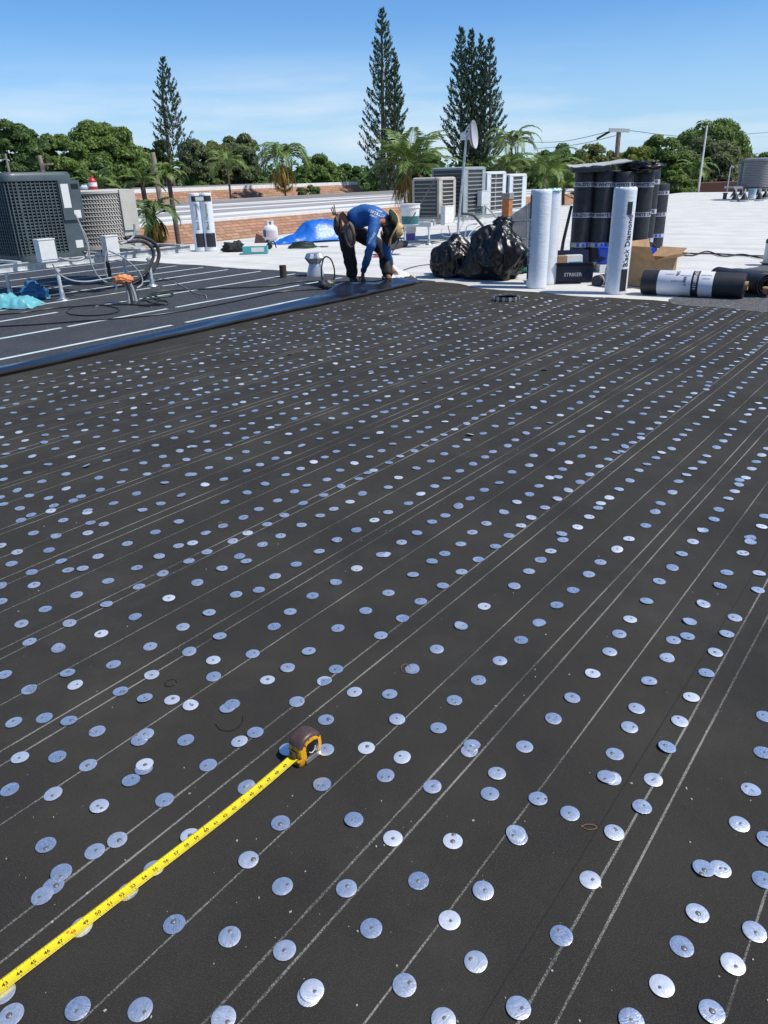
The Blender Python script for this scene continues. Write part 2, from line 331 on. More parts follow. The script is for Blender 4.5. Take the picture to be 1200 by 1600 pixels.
for k, (w, cuts) in enumerate([(-6.14, [4.55, 4.72]), (-7.03, [3.9, 3.97, 5.18, 5.3]), (-7.98, [4.42, 4.9]), (-8.72, [6.2, 6.4]), (-9.40, [4.2, 4.4]), (-10.05, [5.9, 6.0]), (-10.71, [5.0, 5.1]), (-11.52, [6.0, 6.05]), (-12.44, [5, 5.1]), (-13.3, [5, 5.1])]):
    segs = [(-2, cuts[0])] + [(cuts[i], cuts[i + 1]) for i in range(1, len(cuts) - 1, 2)] + [(cuts[-1], 8.2 + wav(3, w, 0.10, 0.7) - (1.5 if k == 0 else 0))]
    for a0, a1 in segs:
        mb.grid(lambda a, b: U(a0 + (a1 - a0) * a, w + (0.028 if b > 0.5 else -0.028) * (1 + 0.12 * noise.noise(Vector((a * 60, k, b * 4)))) + 0.01 * noise.noise(Vector((a * 3, k, 9))), 0.004), 60, 1)
struct('black_granule_roof', mb, [GRAN, SELV])
mb = M(); e2 = []
w = -2.45
e3 = [(8.25 + i * 0.22, -2.45 + wav(8, i, 0.07, 0.8)) for i in range(21)]
e1 = [(7.98 + wav(6, i * 0.15, 0.10, 2), -2.4 + i * 0.15) for i in range(40)]
poly(mb, e3 + [(12.7, 9), (8.0, 9), (8.0, 3.7)] + e1[::-1], 0.003)
struct('gritty_roof_patch', mb, DIRT)
# ============================================================ TIN DISCS
DISCDATA = [
(0, 800, 2, '98,11 158,0 66,28 198,27 273,3 283,35 325,39 105,67 176,77 275,67 3,107 54,127 154,121 37,164 192,156 307,140 100,190 213,183 259,178 107,230 338,217 428,176 398,100 486,64 559,31 558,107 602,98 498,140 509,194 435,235 240,261 333,290 142,305 68,352 218,350 93,408 183,429 317,382 423,329 528,271 617,223 591,155 647,126 644,67 728,93 697,45 761,19 774,67 835,40 889,12 820,103 877,76 943,42 1001,13 749,140 770,156 694,178 738,259 809,245 860,203 926,165 998,125 1053,89 1114,58 1170,27 1192,135 1115,178 1050,221 977,263 907,313 857,360 654,316 572,361 470,422 355,478 212,505 92,557 14,510 236,543 44,660 139,645 216,655 304,687 63,770 180,767 276,793 377,562 475,511 592,439 687,390 667,465 668,517 790,445 453,584 538,589 596,606 711,615 726,604 436,716 456,698 581,715 453,792 651,793 798,691 749,720 1019,651 899,745 1018,745 1145,739 928,595 1014,530 1050,493 836,527 899,489 965,437 1056,365 1143,310 1190,387 1108,565 3,281 3,233'),
(600, 800, 2, '5,135 13,2 55,96 103,67 150,32 192,13 320,37 276,65 240,102 190,131 150,156 91,198 14,254 184,232 242,189 295,150 348,109 391,75 428,44 460,19 115,281 58,334 241,358 313,296 407,233 453,187 489,151 521,124 559,89 555,70 605,49 641,17 165,431 88,493 18,571 41,651 57,770 170,677 220,590 295,528 362,467 428,402 485,349 540,294 591,246 640,197 676,158 728,121 765,86 818,44 847,2 275,732 267,749 439,735 529,648 588,583 652,507 705,439 735,383 769,337 820,280 860,218 901,176 930,132 965,94 996,59 1031,24 1190,15 1180,47 1144,82 1145,96 1121,130 1071,191 1050,233 998,290 955,344 948,390 904,403 884,458 828,531 789,616 767,675 721,758 1172,193 1168,245 1096,332 1071,383 1035,441 1007,505 960,581 924,656 884,738 1190,641 1184,755 375,2'),
(0, 1200, 2, '450,5 410,41 31,70 167,84 311,122 515,102 771,63 1007,53 144,243 297,263 367,227 877,174 1106,164 777,290 595,215 482,317 193,331 168,372 133,403 400,390 883,372 1083,378 545,490 256,500 718,530 1160,503 890,573 976,700 967,712 244,755 439,757 35,775 699,785 10,705'),
(600, 1200, 2, '5,26 151,61 353,19 331,83 481,99 695,31 712,36 841,39 806,125 581,144 1146,70 1110,178 28,222 215,230 412,207 418,218 719,204 1198,225 998,317 1050,318 108,355 310,386 644,352 1185,352 205,478 554,526 979,456 1157,514 930,559 1090,615 287,608 64,681 868,684 420,753 1024,764 186,790 773,793'),
(0, 560, 4, '43,167 128,142 218,121 312,99 422,76 500,56 563,42 615,29 691,17 905,3 823,22 740,42 645,65 589,80 519,96 441,115 329,145 262,161 166,184 55,211 38,264 145,237 250,209 349,182 448,159 529,136 600,124 713,89 806,66 888,49 965,30 1055,10 1150,20 1079,37 1003,56 918,72 861,86 750,113 670,131 578,155 501,180 394,206 316,228 213,256 101,286 15,311 86,341 196,306 324,271 405,248 468,237 583,203 671,180 746,158 805,139 903,119 1000,93 1091,72 1184,53 1166,98 1075,124 938,157 876,173 805,191 714,213 634,238 523,266 449,294 370,319 267,347 153,380 52,410 119,464 255,423 382,382 549,341 630,310 726,278 827,250 903,226 984,203 1043,190 1138,160 1110,226 1013,260 930,284 837,313 747,339 636,372 503,415 397,449 284,481 158,515 38,542 3,495 38,599 139,565 277,528 409,489 530,450 627,423 725,388 839,357 965,317 1072,280 1160,257 1178,311 1072,343 938,388 840,422 725,455 604,492 480,526 347,566 203,615 22,677 1145,393 1050,428 951,461 846,496 763,522 634,566 448,617 301,665 173,715 22,759 1193,460 1090,498 971,545 852,579 667,640 541,678 413,725 262,772 110,829 22,914 183,860 1193,553 1124,581 1018,616 896,656 774,699 618,749 415,817 304,874 125,942 1165,636 1038,674 919,725 757,777 628,824 507,864 459,892 338,923 320,955 1183,728 1030,780 854,848 711,907 1133,860 1006,910 892,950 2,870 550,955'),
(300, 600, 4, '147,3 308,3 215,22 370,33 446,14 155,38 96,54 20,36 50,30 42,70 283,60 156,97 82,122 518,52 589,33 659,10 847,12 1051,9 1177,19 758,40 709,64 645,83 401,90 319,115 269,130 208,149 137,176 40,205 958,48 891,71 804,101 725,125 657,156 566,187 481,216 372,249 319,282 215,309 91,363 10,393 5,301 132,265 218,234 313,200 394,170 484,142 554,118 1140,43 1090,52 1025,76 963,102 898,126 817,150 720,187 638,218 535,259 495,272 407,305 334,339 228,384 101,418 1165,106 1085,134 1027,158 956,186 873,217 782,257 697,289 604,314 471,369 337,426 230,468 106,525 5,566 1195,177 1140,205 1062,236 984,275 897,306 800,344 686,389 598,432 522,468 425,506 343,544 199,597 82,632 1175,306 1089,342 1001,385 903,423 830,459 761,490 679,530 586,570 457,628 345,682 206,741 1185,419 1110,458 1015,498 926,541 843,599 719,637 641,674 535,730 418,785 1136,541 1100,557 1043,594 932,643 825,697 695,748 1065,689 988,738 886,784'),
(600, 600, 4, '184,17 112,48 22,79 8,177 352,26 271,57 198,97 134,127 64,153 638,10 581,30 500,63 416,96 334,147 261,180 194,205 137,232 65,267 838,2 800,22 717,48 680,70 597,109 533,144 425,195 381,238 277,274 225,300 150,336 55,376 1012,7 937,34 895,64 842,82 800,107 735,138 675,172 621,195 568,217 516,250 441,285 374,319 314,351 254,387 190,420 101,454 30,493 1180,14 1162,42 1101,47 1057,76 996,112 935,150 840,188 795,217 797,253 694,265 620,312 540,322 518,351 449,392 377,438 293,483 203,529 91,587 27,647 1166,156 1102,196 1035,246 959,279 888,310 821,351 773,389 680,426 632,458 557,502 474,546 391,592 317,640 230,689 153,748 1172,334 1110,376 1045,414 935,449 907,510 799,554 720,620 627,664 538,720 465,770 1155,492 1116,534 1088,582 1035,587 969,640 909,692 831,740 1152,667 1083,719 1006,775'),
(900, 600, 4, '165,24 126,51 101,81 23,119 390,36 340,71 310,108 279,142 197,178 144,216 89,264 34,299 450,0 650,16 583,51 535,79 487,115 443,152 420,187 346,241 272,284 244,317 182,351 106,400 34,455 824,12 813,36 737,60 704,84 677,116 633,144 594,174 545,208 510,245 459,281 405,314 405,340 354,368 306,395 285,426 252,431 202,473 147,517 85,568 25,616 1021,25 978,55 968,80 906,105 881,134 848,167 810,208 752,252 702,290 669,319 628,350 597,406 535,432 499,463 443,504 393,541 337,606 268,659 208,713 155,747 138,778 1195,90 1140,121 1165,153 1095,162 1073,194 1041,239 979,284 949,319 919,358 878,399 817,452 788,490 729,531 691,570 640,612 602,680 528,748 1195,406 1160,448 1126,489 1098,531 1061,587 1022,602 1017,631 992,672 951,718 892,788'),
(300, 440, 4, '252,299 327,311 388,297 400,262 453,283 514,238 566,257 511,268 620,217 618,247 687,205 737,190 740,248 635,277 680,265 560,294 494,309 415,325 302,322 257,325 198,340 120,346 185,358 240,360 268,355 357,340 265,372 163,381 99,396 62,444 163,420 244,400 333,380 370,368 421,357 505,340 555,325 618,312 680,297 729,287 785,270 815,272 832,284 820,296 862,275 908,265 944,258 775,209 804,236 849,172 791,182 897,162 893,187 839,205 846,254 949,151 952,174 985,166 1010,133 922,212 914,238 1020,213 993,243 1064,117 1060,145 1098,105 1044,180 1108,187 1132,163 1159,95 1167,148 1167,208 1103,216 1067,237 1040,228 1135,242 1184,188 1014,271 1080,262 1162,270 963,287 903,301 838,324 789,338 755,309 690,324 737,355 594,343 538,361 484,371 455,363 447,381 394,391 350,406 333,408 282,420 224,432 163,450 108,464 20,484 978,318 1050,302 1110,297 1193,271 975,363 985,369 927,379 849,360 922,340 1045,343 1128,326 1178,345 1135,361 1080,376 1150,389 1031,401 1033,425 1093,407 974,407 882,393 846,401 774,379 793,412 704,397 657,371 604,383 535,399 644,412 578,425 472,417 396,433 333,441 282,457 208,474 136,492 60,513 5,458 912,421 857,438 968,442 919,458 888,468 857,474 803,492 752,509 752,463 709,435 613,459 557,481 505,447 432,468 374,481 322,496 252,517 155,540 62,561 1183,432 1092,449 1025,472 976,491 1178,482 1103,504 1047,522 1005,535 940,557 896,515 804,543 682,487 613,510 557,527 492,495 473,512 393,527 697,523 645,541 591,558 526,575 500,546 463,595 419,567 331,549 367,584 394,610 220,573 124,598 24,621 209,622 287,603 725,571 682,583 584,612 516,632 858,580 811,599 732,625 930,625 1010,599 1118,562 1120,574 1186,537 1140,618 1195,592'),
(600, 440, 4, '80,67 125,60 165,60 204,68 262,57 55,126 120,107 64,97 20,112 15,96 28,140 88,122 134,85 182,96 179,125 227,83 240,107 205,118 275,100 310,82 352,73 333,105 373,92 410,82 455,70 500,65 545,70 590,62 643,68 52,183 131,192 156,168 203,142 268,155 260,188 288,180 321,169 326,132 380,155 411,187 436,131 410,145 387,120 460,110 500,119 472,153 545,147 566,168 525,189 580,183 602,157 614,190 640,180 660,140 684,172 600,128 724,148 765,145 730,188 800,165 825,153 860,145 868,110 900,122 888,100 950,115 935,162 985,105 1010,130 982,150 1037,123 1070,114 1028,142 1063,165 1093,155 1120,145 1097,194 1127,179 1165,137 1170,172 1198,150 75,209 42,218 9,261 55,249 98,238 154,223 12,330 61,285 92,272 87,312 139,299 172,254 220,243 266,231 317,218 341,208 374,202 405,222 447,208 445,240 477,230 502,228 543,211 583,200 331,238 285,254 240,269 195,284 213,308 173,323 130,338 74,350 33,360 157,369 208,354 241,343 260,295 305,283 347,271 393,259 400,252 410,290 352,308 288,327 396,336 338,353 452,322 500,302 480,272 530,260 577,242 622,228 661,211 714,244 689,254 751,229 786,215 840,200 850,190 888,180 890,186 935,217 965,205 980,195 1005,188 1030,179 620,275 560,290 605,323 660,310 712,295 788,273 836,257 867,243 905,230 918,272 950,256 1003,239 1030,222 1062,208 1082,244 1107,209 1122,235 1165,214 1150,225 51,410 94,393 97,443 156,424 196,404 247,387 293,372 315,376 411,399 460,417 420,435 467,374 517,356 566,344 613,368 567,383 510,399 669,353 712,327 785,313 816,302 883,290 907,305 870,328 823,342 785,358 755,369 708,386 662,403 610,420 569,436 521,455 525,425 462,476 432,488 396,503 343,526 277,548 223,570 170,591 103,611 40,635 955,293 990,281 1017,268 1052,259 905,315 973,335 1035,330 1063,317 1122,293 1153,281 1195,265 959,354 1073,371 1122,349 1167,330 901,376 861,398 798,415 767,436 703,460 641,480 590,497 549,497 522,520 477,545 424,572 338,606 253,633 1035,392 979,414 935,430 874,452 828,474 757,506 680,539 618,558 566,587 509,612 453,630 1166,404 1129,429 1076,445 1033,466 971,493 905,519 835,552 806,584 717,617 1190,472 1108,507 1083,530 1006,556 948,588 926,621 840,640 1198,538 1156,561 1107,589 1063,614 320,425 259,445 189,471 125,495 58,516 5,537 368,461 290,493 217,521 140,545 78,565 5,592 10,620 43,457'),
(900, 460, 4, '7,44 95,42 205,45 175,22 130,35 8,75 40,64 85,38 155,65 127,70 183,56 265,68 290,55 330,45 7,125 203,92 172,104 145,122 105,137 237,140 213,153 183,171 140,185 95,202 57,218 12,237 285,122 318,107 345,94 370,83 393,72 410,75 442,58 440,80 450,110 420,125 387,140 345,163 303,181 310,190 262,198 234,210 187,230 149,245 105,263 63,284 10,305 550,65 545,77 515,90 480,100 566,125 525,140 495,155 460,163 425,180 395,198 420,208 355,219 327,236 287,255 233,277 202,290 151,318 112,337 103,358 45,371 5,393 590,105 607,98 640,85 651,78 685,67 672,129 700,115 720,105 722,92 750,95 765,85 785,76 650,147 622,158 590,170 562,182 517,197 502,209 479,229 455,243 440,250 418,263 387,281 351,293 317,306 288,317 247,339 222,357 197,364 175,379 130,400 87,416 52,439 8,459 915,77 950,73 890,83 870,92 850,105 830,117 812,130 785,145 753,163 720,182 683,199 641,222 609,239 573,262 541,285 507,302 482,320 438,340 404,361 369,390 304,404 270,417 223,440 162,464 135,493 96,519 39,544 1013,98 987,112 970,122 955,130 940,140 911,157 873,175 845,192 811,210 785,226 760,242 727,265 708,283 685,293 660,305 632,319 604,341 568,370 529,390 487,411 476,423 400,446 370,468 325,494 276,523 230,548 1160,112 1150,125 1130,135 1105,147 1077,160 1037,177 1012,195 985,210 957,230 930,247 911,265 893,284 863,310 837,327 795,345 796,362 726,390 697,412 677,435 631,469 584,489 532,511 493,535 447,557 1190,180 1165,195 1140,212 1107,205 1122,228 1085,245 1063,265 1050,285 1005,305 1020,341 970,340 955,366 907,388 872,410 847,430 796,454 770,484 775,511 710,519 672,548 1195,270 1185,283 1165,303 1148,326 1115,347 1098,365 1068,380 1032,401 1004,422 974,446 942,468 901,497 874,523 831,549 1187,402 1195,424 1172,442 1147,466 1113,488 1092,521 1050,553')]
pts = []
for i, (x0, y0, s, t) in enumerate(DISCDATA):
    for q in t.split():
        a, b = map(int, q.split(',')); px, py = x0 + a / s, y0 + b / s
        if i == 8 and py > 600: continue
        p = G(px, py)
        if any(abs(p.x - o[0].x) < 0.012 and abs(p.y - o[0].y) < 0.012 and o[3] != i for o in pts[-420:]): continue
        pts.append((p, px, py, i))
pts.sort(key=lambda t: -t[2])
def disc_mb(mb, c, seg, tilt, dish, r=0.0206, th=0.0007, rot=0, bent=0):
    n = Vector((tilt[0], tilt[1], 1)).normalized(); a = n.orthogonal().normalized(); a.rotate(Matrix.Rotation(rot, 3, n)); b = n.cross(a)
    lift = r * math.hypot(*tilt) + 0.0008
    prof = [(r, 0), (r, th * .7 + dish * 0.2), (r * .965, th + dish * .25)] + ([(r * 0.62, th + dish * .55), (r * 0.57, th + dish * .6 + 0.00012), (r * 0.3, th + dish)] if seg > 20 else []) + [(r * 0.02, th + dish * 0.6)]
    rings = []
    for rr, h in prof:
        ring_ = []
        for j in range(seg):
            t = 2 * math.pi * j / seg; d = bent * max(0, math.cos(t) - 0.35) ** 2 * (rr / r) ** 2
            ring_.append(c + a * rr * math.cos(t) + b * rr * math.sin(t) + n * (h + d) + Vector((0, 0, lift)))
        rings.append(ring_)
    mb.ring(rings)
variants = []
for k in range(10):
    mb = M(); disc_mb(mb, Vector((0, 0, 0)), 32, (0, 0), (0.0006, -0.0004, 0.0008, 0.0002)[k % 4], bent=(0, 0, 0.003, 0, 0.006, 0, 0, 0.0045, 0, 0.009)[k])
    variants.append(mesh_of(mb, TIN, (0, 0, 0), 50))
mb = M(); mb.lathe([(0.0048, 0.0004), (0.0040, 0.0012), (0.0030, 0.0018), (0.001, 0.0020)], (0, 0, 0), 12)
mb.cur = 1; mb.lathe([(0.0054, 0.0002), (0.0052, 0.0007), (0.0046, 0.0008)], (0, 0, 0), 14)
nailmesh = mesh_of(mb, [NAIL, LAP], (0, 0, 0), 40)
ROWS = [-0.04, -0.13, -0.33, -0.44, -0.6, -0.81, -1.01, -1.18, -1.33, -1.51, -1.71, -1.9, -2.07, -2.22, -2.38, -2.6, -2.77, -2.97, -3.1, -3.28, -3.48, -3.67, -3.84, -3.97, -4.16]
def ordn(n):
    w1 = ['zeroth', 'first', 'second', 'third', 'fourth', 'fifth', 'sixth', 'seventh', 'eighth', 'ninth', 'tenth', 'eleventh', 'twelfth', 'thirteenth', 'fourteenth', 'fifteenth', 'sixteenth', 'seventeenth', 'eighteenth', 'nineteenth', 'twentieth']
    if n <= 20: return w1[n]
    return {2: 'twenty-', 3: 'thirty-', 4: 'forty-'}[n // 10] + w1[n % 10] if n % 10 else {3: 'thirtieth', 4: 'fortieth'}[n // 10]
special = {(643.5, 1046.5): 'tin disc with a brown wire loop hooked over its left rim', (913.5, 664): None, (509.5, 1125.5): 'pale tin disc just behind the brown top of the tape measure',
           (509, 1172.5): 'tin disc touching the right side of the tape measure case', (449.5, 1172.5): 'tin disc in the shadow left of the tape measure',
           (756.75, 766): 'bright white tin disc standing tilted towards the camera', (347, 822): 'tin disc with two upright brown wire ends on it',
           (297.5, 1307.5): 'tin disc half under the tape blade closest to the yellow case', (241, 1358.5): 'tin disc half under the tape blade second from the yellow case', (200, 1395): 'tin disc under the tape blade third from the yellow case',
           (128, 1450): 'tin disc under the tape blade beside the red figures', (5, 1552.5): 'tin disc under the tape blade at the left picture edge'}
near = pts[:300]; rows = {}; used = set()
for k, (p, px, py, i) in enumerate(near):
    w = UWof(p)[1]; r_ = min(range(len(ROWS)), key=lambda q: abs(ROWS[q] - w)); rows.setdefault(r_, []).append((UWof(p)[0], k))
lab = {}
for r_ in rows:
    for q, (u, k) in enumerate(sorted(rows[r_])):
        lab[k] = 'tin nailing disc, %s disc from the bottom of the %s disc row from the right' % (ordn(q + 1), ordn(sorted(rows).index(r_) + 1))
TILT = {(756.75, 766): (-0.1, -0.42), (734.5, 780): (-.05, -.2), (716.25, 792.5): (-.1, -.15), (1137.75, 779.5): (-.1, -.3), (1123, 812): (0, -.1), (963.5, 860.5): (.1, .2), (91.5, 1014.5): (-.05, -.1)}
for k, (p, px, py, i) in enumerate(near):
    o = bpy.data.objects.new('tin_disc', variants[rnd.randrange(10) if k > 40 else rnd.choice((0, 1, 2, 3, 5, 6, 8))]); sc.collection.objects.link(o)
    tl = (rnd.gauss(0, 0.035), rnd.gauss(0, 0.035))
    for q, v in TILT.items():
        if abs(q[0] - px) < 2 and abs(q[1] - py) < 2: tl = v
    over = 0.0
    for (p2, *_r_) in near[:k]:
        if (p2 - p).length < 0.036: over += 0.0013
    o.location = p + Vector((0, 0, 0.0008 + 0.0206 * math.hypot(*tl) + over)); o.rotation_euler = (-tl[1], tl[0], rnd.uniform(0, 6.28)); o.rotation_mode = 'XYZ'
    o['label'] = lab[k]; o['category'] = 'tin disc'; o['group'] = 'tin discs nailed over the black roofing felt'
    for q, v in special.items():
        if v and abs(q[0] - px) < 1.2 and abs(q[1] - py) < 1.2 and v not in used: o['label'] = v; used.add(v)
    for e in range(2 if rnd.random() < 0.12 else 1):
        c = bpy.data.objects.new('nail', nailmesh); sc.collection.objects.link(c); c.parent = o
        rr = rnd.choice((0.001, 0.003, 0.005, 0.006, 0.010)) + e * 0.007; an = rnd.uniform(0, 6.28); c.location = (rr * math.cos(an), rr * math.sin(an), 0.0006)
mb = M()
for p, px, py, i in pts[300:]:
    tl = (rnd.gauss(0, 0.05), rnd.gauss(0, 0.05))
    if rnd.random() < 0.05: tl = (rnd.gauss(0, 0.12), rnd.gauss(0, 0.12))
    disc_mb(mb, p, 14, tl, 0.0006, rot=rnd.uniform(0, 6), bent=rnd.choice((0, 0, 0.002, 0.006)))
for k, w in enumerate([-.04 + .19 * i for i in range(14)]):
    u = -0.8
    while u < 7.9:
        u += rnd.uniform(.10, .20); p = U(u, w + rnd.gauss(0, .012)); q = p - Vector((0, 0, EYE)); dd = q.dot(CAMF)
        if dd > .2 and 600 + FPX * q.dot(CAMR) / dd < 1225 and 800 - FPX * q.dot(CAMU) / dd < 1640: continue
        disc_mb(mb, p, 14, (rnd.gauss(0, 0.05), rnd.gauss(0, 0.05)), 0.0006, rot=rnd.uniform(0, 6), bent=rnd.choice((0, 0, 0.002)))
struct('distant_tin_discs', mb, TIN, 50, kind='stuff')
# nails of the far discs stay too small to see
# ---- loose bits on the felt
WIRE = mat('rusty_wire', (0.22, 0.13, 0.06), 0.6); 
def wire(pp, label, r=0.0008, m_=WIRE, loop=False):
    mb = M(); mb.tube(pp, r, 5, 6, loop); return solo('wire_scrap', mb, m_, label, 'wire', pp[0] * 1.0, 60)
c = G(634, 1046); wire([c + Vector((0.013 * math.cos(a), 0.017 * math.sin(a), 0.004 + 0.002 * math.sin(a))) for a in [i * 0.8 for i in range(8)]], 'thin brown wire loop hooked on the rim of a tin disc', loop=True)
c = G(267, 1068); wire([c + Vector((0.016 * math.cos(a), 0.016 * math.sin(a), 0.002)) for a in [i * 0.7 for i in range(9)]], 'black thin wire ring lying flat on felt left of centre', m_=BLACK)
wire([G(337, 1131, .002), G(345, 1140, .003), G(362, 1141, .004), G(378, 1130, .003), G(380, 1118, .002)], 'thin curved black wire lying right of the doubled discs', m_=BLACK)
wire([G(341, 821, .002), G(342, 817, .02), G(346, 815, .012), G(347, 821, .003)], 'short brown wire end sticking up left of a tin disc')
wire([G(350, 821, .002), G(353, 815, .012), G(356, 816, .02), G(355, 820, .004)], 'short brown wire end sticking up right of a tin disc')
wire([G(908, 1292, .002), G(916, 1288, .004), G(928, 1289, .004), G(932, 1294, .003), G(918, 1296, .003), G(908, 1290, .002)], 'thin yellow wire knot lying across the black felt seam')
mb = M()
for k in range(170):
    px, py = rnd.uniform(0, 1200), rnd.uniform(640, 1600); p = G(px, py); s = rnd.choice((0.0008, 0.001, 0.0016, 0.0024))
    mb.cbox(p + ZD * s * 0.5, s * rnd.uniform(1, 2.4), s, s, ex=(math.cos(k), math.sin(k), 0.2))
struct('roof_grit', mb, mat('pale_grit', (0.42, 0.40, 0.35), 0.9), kind='stuff')
# ============================================================ TAPE MEASURE
YEL = mat('tape_yellow', (0.80, 0.64, 0.015), 0.32, var=0.05, vscale=10, coat=0.3)
CASEY = mat('worn_yellow_plastic', (0.76, 0.36, 0.015), 0.42, col2=(0.13, 0.05, 0.015), vscale=90, ramp=(0.37, 0.46), bump=0.15, bscale=200, bdist=0.001)
GRIP = mat('brown_rubber', (0.075, 0.045, 0.038), 0.42, var=0.25, vscale=40, bump=0.2, bscale=300, bdist=0.001)
INK = mat('black_ink', (0.03, 0.025, 0.01), 0.6); REDI = mat('red_ink', (0.6, 0.06, 0.02), 0.6)
a_, b_ = G(9, 1541), G(446, 1206); td = (b_ - a_).normalized(); tn = Vector((-td.y, td.x, 0)); per = (b_ - a_).length / 26
mouth = b_ + td * per * 1.2
th = thing('tape_measure', 'yellow tape measure with brown top and its blade pulled out over the tin discs', 'tape measure', mouth + td * 0.035)
def tz(s):  # height of the blade along its run, s metres from the 43 mark
    e = (mouth - a_).length - s; return 0.006 + 0.016 * max(0, 1 - e / 0.28) ** 2
def TP(s, x, dz=0.0): return a_ + td * s + tn * x + ZD * (tz(s) + 0.10 * x * x / 0.0127 * 2 + dz)
mb = M(); Lb = (mouth - a_).length
mb.shell(lambda a, b: TP(-0.36 + (Lb + 0.362) * a, -0.0127 + 0.0254 * b), 90, 8, 0.0004)
bl = part('blade', mb, YEL, th, True)
ink, red = M(), M()
for k in range(30, 71):
    s = (k - 43) * per
    if s > Lb - 0.006: break
    mm = red if k % 16 == 0 else ink
    mm.text(str(k), 0.0105 if k % 10 else 0.0115, lambda x, y: TP(s + x, y * 1.0 - 0.0005, 0.0004), 0.0002)
    for j in range(16):
        q = s + per * j / 16; ln = 0.0062 if j == 0 else (0.0045 if j == 8 else (0.0032 if j % 4 == 0 else 0.0018))
        for sg in (1, -1):
            x0, x1 = sg * 0.0125, sg * (0.0125 - ln)
            if sg > 0 and j == 0: x1 = 0.0072
            t_ = 0.00022 if j else 0.00035
            ink.add([TP(q - t_, x0, 0.0003), TP(q + t_, x0, 0.0003), TP(q + t_, x1, 0.0003), TP(q - t_, x1, 0.0003)], [(0, 1, 2, 3)])
part('printing', ink, INK, bl, None); 
s = (48 - 43) * per; red.text('4F', 0.0065, lambda x, y: TP(s - 0.007 + x, y + 0.006, 0.0004), 0.0002)
red.text('F', 0.007, lambda x, y: TP((60 - 43) * per + x, y + 0.0065, 0.0004), 0.0002)
part('red_printing', red, REDI, bl, None)
cw = 0.021
def prof_case(inset=0.0, top=None):
    # outline in (s, z) from the mouth backwards
    P = [(0.0, 0.0), (-0.004, 0.006), (-0.004, 0.016), (0.003, 0.022), (0.001, 0.034), (0.003, 0.050), (0.012, 0.066), (0.028, 0.074), (0.046, 0.074), (0.062, 0.066), (0.073, 0.050), (0.075, 0.028), (0.070, 0.008), (0.062, 0.0)]
    cx, cz = 0.036, 0.037
    return [(cx + (x - cx) * (1 - inset), cz + (z - cz) * (1 - inset)) for x, z in P]
def CP(s, z, x): return mouth + td * s + tn * x + ZD * z
mb = M(); rings = []
for x, ins in ((-cw, 0.10), (-cw + 0.003, 0.02), (-cw + 0.006, 0), (cw - 0.006, 0), (cw - 0.003, 0.02), (cw, 0.10)): rings.append([CP(s, z, x) for s, z in prof_case(ins)])
mb.ring(rings[::-1]); part('case', mb, CASEY, th, 45)
mb = M(); arc = [(0.0015, 0.055), (0.006, 0.064), (0.014, 0.0715), (0.028, 0.0770), (0.047, 0.0770), (0.062, 0.070), (0.072, 0.058)]
arc = [(p.x, p.y) for p in catmull([Vector((x, y, 0)) for x, y in arc], 4)]
rings = []
for s, z in arc:
    d = Vector((s - 0.036, z - 0.037)); d.normalize(); row = []
    for x, ins in ((-cw - 0.0012, 0.009), (-cw - 0.001, 0.006), (-cw + 0.002, 0.002), (-cw + 0.007, 0), (0, -0.0004), (cw - 0.007, 0), (cw - 0.002, 0.002), (cw + 0.001, 0.006), (cw + 0.0012, 0.009)): row.append(CP(s - d.x * ins, z - d.y * ins, x))
    for x in (cw - 0.006, -cw + 0.006): row.append(CP(s - d.x * 0.013, z - d.y * 0.013, x))
    rings.append(row)
mb.ring(rings); part('grip', mb, GRIP, th, 50)
for sg in (1, -1):
    mb = M(); q = [(0.022, 0.022), (0.022, 0.050), (0.028, 0.055), (0.050, 0.055), (0.060, 0.048), (0.060, 0.026), (0.050, 0.016), (0.022, 0.016)]
    mb.ring([[CP(s, z, sg * (cw - 0.001)) for s, z in q], [CP(s, z, sg * (cw + 0.0015)) for s, z in q], [CP(0.038 + (s - 0.038) * .86, 0.037 + (z - 0.037) * .86, sg * (cw + 0.0022)) for s, z in q]])
    sp_ = part('side_panel', mb, BLACK, th, 30)
    if sg < 0:
        mb = M(); mb.tube([CP(0.038 + 0.010 * math.cos(a), 0.037 + 0.012 * math.sin(a), -cw - 0.0022) for a in [3.6 + i * 0.35 for i in range(9)]], 0.0011, 6, 3)
        part('label_mark', mb, WPAINT, sp_)
mb = M(); mb.box(CP(-0.0055, 0.024, -0.009), td * 0.008, tn * 0.018, ZD * 0.018); part('lock_lever', mb, GRIP, th, 30)
mb = M(); mb.box(CP(0.016, 0.004, -cw - 0.0045), td * 0.046, tn * 0.002, ZD * 0.012); mb.box(CP(0.056, 0.004, -cw - 0.003), td * 0.006, tn * 0.006, ZD * 0.012); part('belt_clip', mb, GALV, th, 30)

